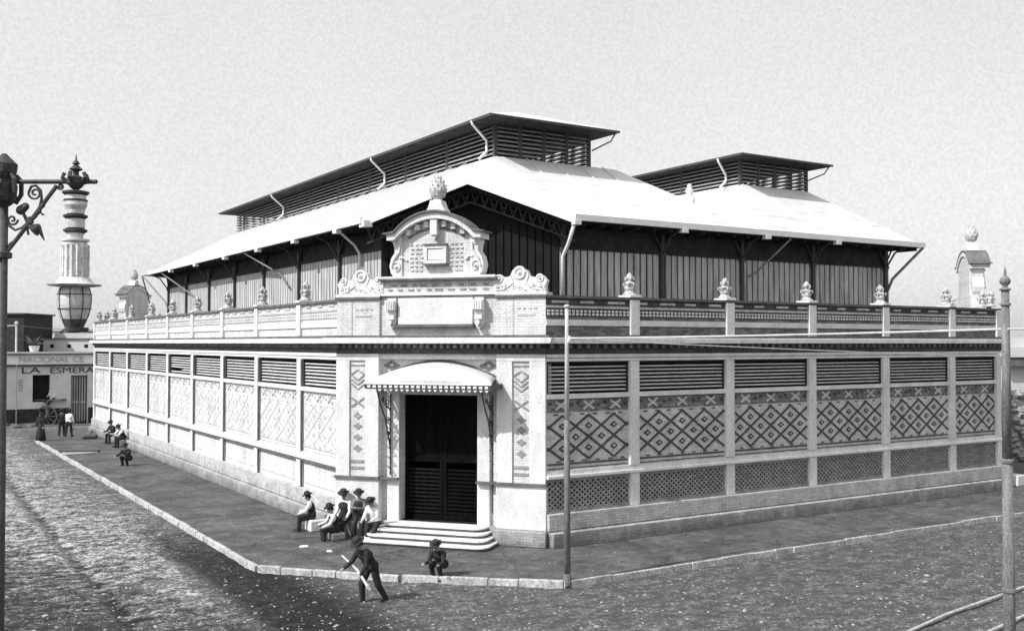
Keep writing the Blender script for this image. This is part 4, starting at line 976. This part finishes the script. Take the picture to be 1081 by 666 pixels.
# ------------------------------------------------------------------ people
def person(label,loc,yaw,pose,top='white_cloth',vest=None,legs='dark_cloth',hat='felt',vox=.013,group=None,skirt=False,scale=1.):
    g=lambda k,d: pose.get(k,d)
    root=thing('person',label,'person',loc,group,rz=yaw); root.scale=(scale,)*3; root.location.z=loc[2]
    hp=g('hip',.92); ln_=rad(g('lean',4)); P=Vector((0,0,hp)); td=Vector((sin(ln_),0,cos(ln_)))
    tw=g('turn',0)
    waist=P+td*.12; chest=P+td*.33; neck=P+td*.5; hl=ln_*.5+rad(g('nod',5)); hd=Vector((sin(hl),0,cos(hl))); head=neck+hd*.17
    B_=MB(); S=MB(); G=MB(); V=MB(); SH=MB()
    B_.cap(P+Vector((0,-.06,0)),.12,P+Vector((0,.06,0)),.12); B_.cap(waist+Vector((0,-.04,0)),.115,waist+Vector((0,.04,0)),.115); B_.cap(P,.13,chest,.13)
    B_.cap(chest+Vector((0,-.09,.0)),.115,chest+Vector((0,.09,0)),.115); B_.cap(neck+Vector((-.01,-.11,-.04)),.07,neck+Vector((-.01,.11,-.04)),.07)
    B_.cap(neck-td*.04,.062,neck+hd*.08,.054); B_.cap(head+Vector((-.01,0,.02)),.088,head+hd*.02+Vector((.015,0,-.045)),.068)
    fx=Vector((cos(hl),0,-sin(hl)))
    B_.cap(head+fx*.085+hd*.01,.012,head+fx*.105-hd*.02,.017,8)                   # nose
    B_.cap(head+fx*.07-hd*.07,.03,head+fx*.075-hd*.075,.028,8)                    # chin
    for s in (-1,1): B_.cap(head+Vector((0,s*.088,-.01)),.018,head+Vector((0,s*.09,-.03)),.014,8)
    B_.cap(head+fx*.08-hd*.045+Vector((0,-.02,0)),.01,head+fx*.08-hd*.045+Vector((0,.02,0)),.01,8)  # lips
    G.cap(P+Vector((0,-.06,.02)),.137,P+Vector((0,.06,.02)),.137)
    for i,s in enumerate((-1,1)):
        th=rad(g('thigh',(0,0))[i]); kn=rad(g('knee',(3,3))[i]); sp=g('splay',.03)
        hip=P+Vector((0,s*.095,-.02)); knee=hip+Vector((sin(th)*.43,s*sp,-cos(th)*.43)); sh=th-kn
        ank=knee+Vector((sin(sh)*.42,s*sp*.3,-cos(sh)*.42)); toe=ank+Vector((.16,s*.03,-.035 if g('flat',1) else -.08)); heel=ank+Vector((-.05,0,-.045))
        B_.cap(hip,.095,knee,.062); B_.cap(knee,.06,ank,.04); B_.cap(heel,.035,toe,.03)
        G.cap(hip,.11,knee,.083); G.cap(knee,.082,ank+Vector((0,0,.03)),.066)
        SH=MB(); SH.cap(heel,.046,toe,.04); SH.cap(ank+Vector((0,0,.04)),.05,heel+Vector((.03,0,.01)),.05); SH.build('shoe','felt',root,local=True,remesh=.014)
        ua=rad(g('arm',(8,8))[i]); el=rad(g('elbow',(20,20))[i]); ab=g('out',(.05,.05))[i]; cr=g('cross',(0,0))[i]
        shd=neck+Vector((-.01,s*.185,-.06)); elb=shd+Vector((sin(ua)*.28,s*ab,-cos(ua)*.28)); wr=elb+Vector((sin(ua+el)*.25*cos(cr),-s*sin(cr)*.25,-cos(ua+el)*.25))
        B_.cap(shd,.055,elb,.04); B_.cap(elb,.04,wr,.028)
        d=(wr-elb).normalized(); sd_=Vector((0,1,0)).cross(d).normalized(); sd_= d.cross(sd_).normalized(); pn=d.cross(sd_)
        palm=wr+d*.075; B_.cap(wr+d*.02,.028,palm-sd_*.018,.026); B_.cap(wr+d*.03,.026,palm+sd_*.018,.024)
        for q,(o_,l_) in enumerate(((-.03,.062),(-.01,.078),(.01,.074),(.029,.056))):
            f0=palm+sd_*o_; f1=f0+d*l_*.55+pn*.01*s; f2=f1+(d*.6+pn*.7*s).normalized()*l_*.5
            B_.cap(f0,.011,f1,.0105,8); B_.cap(f1,.0105,f2,.009,8)
        t0=wr+d*.03-sd_*.03; t1=t0-sd_*.03+d*.03; t2=t1+d*.032; B_.cap(t0,.014,t1,.012,8); B_.cap(t1,.012,t2,.01,8)
        S.cap(shd,.073,elb,.058); S.cap(elb,.056,wr-d*.01,.042)
    S.cap(P+td*.03+Vector((0,-.07,0)),.135,P+td*.03+Vector((0,.07,0)),.135); S.cap(P+td*.05,.14,chest,.145); S.cap(chest+Vector((0,-.1,0)),.128,chest+Vector((0,.1,0)),.128); S.cap(neck+Vector((-.01,-.13,-.05)),.078,neck+Vector((-.01,.13,-.05)),.078); S.cap(neck-td*.03,.07,neck,.066)
    B_.build('body','skin',root,local=True,remesh=vox)
    S.build('shirt',top,root,local=True,remesh=.016)
    if vest:
        V.cap(P+td*.02+Vector((0,-.08,0)),.146,P+td*.02+Vector((0,.08,0)),.146); V.cap(P+td*.05,.15,chest,.156); V.cap(chest+Vector((0,-.09,0)),.138,chest+Vector((0,.09,0)),.138); V.cap(neck+Vector((-.02,-.12,-.06)),.08,neck+Vector((-.02,.12,-.06)),.08)
        V.build('waistcoat',vest,root,local=True,remesh=.016)
    if skirt:
        K=MB(); K.lathe([(0,hp+.1),(.15,hp+.1),(.19,hp-.15),(.26,.45),(.32,.05),(.3,.03),(0,.03)],(0,0,0),16); K.build('skirt',legs,root,local=True,smooth=True)
        K=MB(); K.cap(head+Vector((-.03,0,.03)),.115,neck+Vector((-.04,0,-.02)),.13); K.cap(neck+Vector((-.02,-.12,-.05)),.11,chest+Vector((0,-.16,-.1)),.12); K.cap(neck+Vector((-.02,.12,-.05)),.11,chest+Vector((0,.16,-.1)),.12); K.build('shawl',legs,root,local=True,remesh=.018)
    else:
        G.build('trousers',legs,root,local=True,remesh=.016)
    E_=MB()
    for s in (-1,1): E_.cap(head+fx*.076+hd*.012+Vector((0,s*.032,0)),.01,head+fx*.078+hd*.012+Vector((0,s*.032,0)),.01,8)
    E_.pieces('eye','hair',root,local=True)
    hb=MB(); c0=head+hd*.035+Vector((-.012,0,0))
    hb.cap(c0,.098,c0+hd*.012,.094); hb.cap(c0-fx*.03-hd*.05,.075,c0-fx*.02,.08); hb.build('hair','hair',root,local=True,remesh=.012)
    if hat:
        h=MB(); h.lathe([(.0,.0),(.18,.0),(.19,.012),(.185,.022),(.115,.012),(.108,.05),(.102,.11),(.075,.14),(.03,.128),(0,.13)],(0,0,0),20)
        R_=Matrix.Rotation(hl,4,'Y'); base_=head+hd*.055-fx*.005
        h.v=[tuple(R_@Vector(p)+base_) for p in h.v]
        h.v=[(p[0],p[1],p[2]+(.03*abs((p[1]-base_.y)/.19)**2)) for p in h.v]; h.build('hat',hat,root,local=True,smooth=True)
    return root
SIT=dict(hip=.12,thigh=(86,80),knee=(86,80),arm=(28,34),elbow=(55,40),lean=12,nod=12)
def sit(seat,**k): d=dict(SIT); d['hip']=seat+.12; d.update(k); return d
GR='men resting by the corner entrance'
az_c=math.atan2(ncm[1],ncm[0])
p=at(328,560,0); b=MB(); b.box(p[0]-.12,p[0]+.5,p[1]-.3,p[1]+.28,0,.37); tag(b.build('stone_block','stone',bev=.05),'pale stone block under the leftmost of the resting men','stone block')
person('man in dark hat sitting upright on a pale block, leftmost of the resting men',(p[0]+.05,p[1],0),PI-.35,sit(.4,arm=(18,30),elbow=(60,40),knee=(84,74)),scale=.93,top='white_cloth',vest='dark_cloth',group=GR)
# low stone the second man sits on
p=at(349,570,0); b=MB(); b.box(p[0]-.05,p[0]+.4,p[1]-.25,p[1]+.25,0,.24); tag(b.build('stone_block','plinth',bev=.05),'low stone block under the second seated man beside the corner pier','stone block')
person('man in dark hat sitting low on a stone block, second of the resting men',(p[0]+.17,p[1],0),PI-.1,sit(.27,thigh=(100,92),knee=(104,92),lean=16,arm=(30,32),elbow=(45,40),hip=.36),scale=.95,top='white_cloth',vest='dark_cloth',group=GR)
q=FC(.42,.2,0); person('man in pointed hat sitting on the pier plinth, middle of the resting men',(q[0],q[1],0),az_c-.1,sit(.49,thigh=(72,66),knee=(66,60),lean=6,arm=(10,14),elbow=(45,35)),'white_cloth','dark_cloth',group=GR)
q=FC(1.02,.42,0); person('man with folded arms leaning at the pier, fourth of the resting men',(q[0],q[1],0),az_c+.1,dict(hip=.78,thigh=(28,22),knee=(34,28),lean=3,arm=(25,28),elbow=(80,75),cross=(.7,.7),nod=15),'grey_cloth','dark_cloth',group=GR,scale=.93)
q=FC(1.6,.5,0); person('man bent forward at the end of the steps, rightmost of the resting men',(q[0],q[1],0),az_c-.15,dict(hip=.62,thigh=(50,44),knee=(62,56),lean=22,arm=(25,20),elbow=(45,50),nod=25,cross=(.3,.3)),'white_cloth',None,group=GR,scale=.95)
p=at(392,633,-.12); person('dark clothed man stooping at the kerb before the entrance with a pale stick',(p[0],p[1],-.15),AZ+2.3,dict(hip=.84,thigh=(26,-14),knee=(30,16),lean=32,arm=(30,10),elbow=(30,30),nod=20),'dark_cloth','dark_cloth')
b=MB(); P0=Vector(at(380,618,-.1)); P1_=Vector(p)
b=MB(); b.tube([dep(361,586,24.3),dep(377,601,24.2),dep(391,623,24.0)],0,8,[.02,.03,.035]); tag(b.build('walking_stick','white_cloth'),'pale stick carried by the stooping man at the kerb','stick')
p=at(466,606,0); person('small dark figure crouching on the pavement in front of the entrance steps',(p[0],p[1],0),AZ+PI-.4,dict(hip=.3,thigh=(105,100),knee=(125,120),lean=30,arm=(20,25),elbow=(70,60),nod=15),'dark_cloth','dark_cloth',scale=.9)
p=at(131,491,0); person('dark figure squatting beside the market plinth along the side street pavement',(p[0]+.2,p[1],0),PI+.8,dict(hip=.34,thigh=(105,100),knee=(125,120),lean=28,arm=(50,55),elbow=(30,30)),'dark_cloth','dark_cloth',vox=.02)
p=at(110,470,0); person('dark seated man at the far market plinth, left of the pair',(12.62,p[1]+1.2,0),PI+.5,sit(.45,lean=20),'dark_cloth','dark_cloth',vox=.02)
person('seated man in white sleeves at the far market plinth, right of the pair',(12.62,p[1]-1.6,0),PI+.3,sit(.45,lean=30,arm=(45,45)),'white_cloth','dark_cloth',vox=.02)
p=at(65,460,0); person('man in dark suit standing at the far end of the pavement, left of two walkers',p,AZ+.3,dict(thigh=(8,-6)),'dark_cloth','dark_cloth',vox=.02)
p=at(72.5,460.5,0); person('man in white shirt and dark trousers walking at the far end of the pavement',p,AZ-.2,dict(thigh=(10,-8)),'white_cloth',None,vox=.02)
p=at(43,465,0); person('woman in long black dress and shawl standing where the side street kerb ends',(p[0],p[1],0),AZ+PI,{},'dark_cloth',None,hat=None,skirt=True,vox=.02)
# cart and driver in front of the shop
cp=at(50,449,-.1); cart=thing('mule_cart','two wheeled cart with long pale shafts tipped down outside the dark shop doorway','cart',(cp[0],cp[1],-.15))
sc_=lambda px,py,dd=0: Vector(dep(px,py,Vector((cp[0],cp[1],0)).dot(Vector((fw.x,fw.y,0)).normalized())+dd))
a=sc_(40,421);c=sc_(69,422); e=(c-a);e.z=0;Lc=e.length;e.normalize();n_=Vector((e.y,-e.x,0))
T=frame((a.x,a.y),(e.x,e.y),(n_.x,n_.y)); zb=a.z
vol(T,'soot','bed',(0,Lc,-.7,.7,zb-.1,zb),(0,Lc,-.7,-.66,zb,zb+.2),parent=cart)
for s in (-.8,.8):
    b=MB(T); R_=.75; cz=R_-.13; b.tube([(Lc*.5+R_*cos(k*PI/12),s,cz+R_*sin(k*PI/12)) for k in range(25)],.05,6)
    for k in range(10): b.tube([(Lc*.5,s,cz),(Lc*.5+R_*cos(k*PI/5),s,cz+R_*sin(k*PI/5))],.025,5)
    b.lathe([(0,-.1),(.09,-.1),(.09,.1),(0,.1)],(Lc*.5,s,cz),8,'y'); b.build('wheel','soot',cart)
vol(T,'soot','axle',(Lc*.5-.06,Lc*.5+.06,-.8,.8,.5,zb-.1),parent=cart)
f_=sc_(8,440)
for s in (-.45,.45):
    b=MB(); o=n_*s; b.tube([Vector((f_.x,f_.y,max(f_.z,.1)))+o,Vector((a.x,a.y,zb-.05))+o],.06,6); b.build('shaft','shop_wall',cart)
q=sc_(56,420); person('driver in dark hat and white shirt seated on the cart before the shop doorway',(q.x,q.y,zb),AZ+PI,sit(.0,arm=(20,20),thigh=(80,76),knee=(10,10),splay=.1),'white_cloth',None,vox=.02)
# things lying on the far pavement
p=at(84,478,.0); b=MB(); b.hprism([(p[0]-1.0,p[1]-.9),(p[0]+.8,p[1]-.7),(p[0]+1.0,p[1]+.9),(p[0]-.8,p[1]+.8)],.005,.05); tag(b.build('ground_cloth','stonechip',bev=.01),'pale cloth spread on the side street pavement','cloth')
b=MB(); b.cap((p[0]-.9,p[1]+.6,.12),.1,(p[0]+.9,p[1]-.3,.12),.1,8); tag(b.build('log','soot'),'dark log lying on the pale cloth on the pavement','log')
p=at(95,463,0); b=MB(); b.cap((p[0]-.3,p[1],.18),.2,(p[0]+.25,p[1]-.2,.15),.18,10); b.cap((p[0],p[1],.3),.2,(p[0]+.1,p[1]+.1,.42),.14,10); tag(b.build('dark_sack','soot',remesh=.04),'dark sack slumped on the pavement before the far seated pair','sack')
p=at(124,471,0); b=MB(); b.box(p[0]-.1,p[0]+.45,p[1]-.4,p[1]+.4,0,.42); tag(b.build('stone_block','stone',bev=.06),'pale stone block beside the far seated pair','stone block')
p=at(20,452,-.1); b=MB(); random.seed(2)
for k in range(9): b.cap((p[0]+random.uniform(-1.6,1.8),p[1]+random.uniform(-2,2),-.05),random.uniform(.15,.35),(p[0]+random.uniform(-1.2,1.4),p[1]+random.uniform(-2,2),.0),random.uniform(.12,.25),8)
tag(b.build('debris_heap','soot',remesh=.05),'dark heap of debris on the street below the cart shafts','debris heap')
for o in bpy.data.objects:
    if '_o' in o: del o['_o']
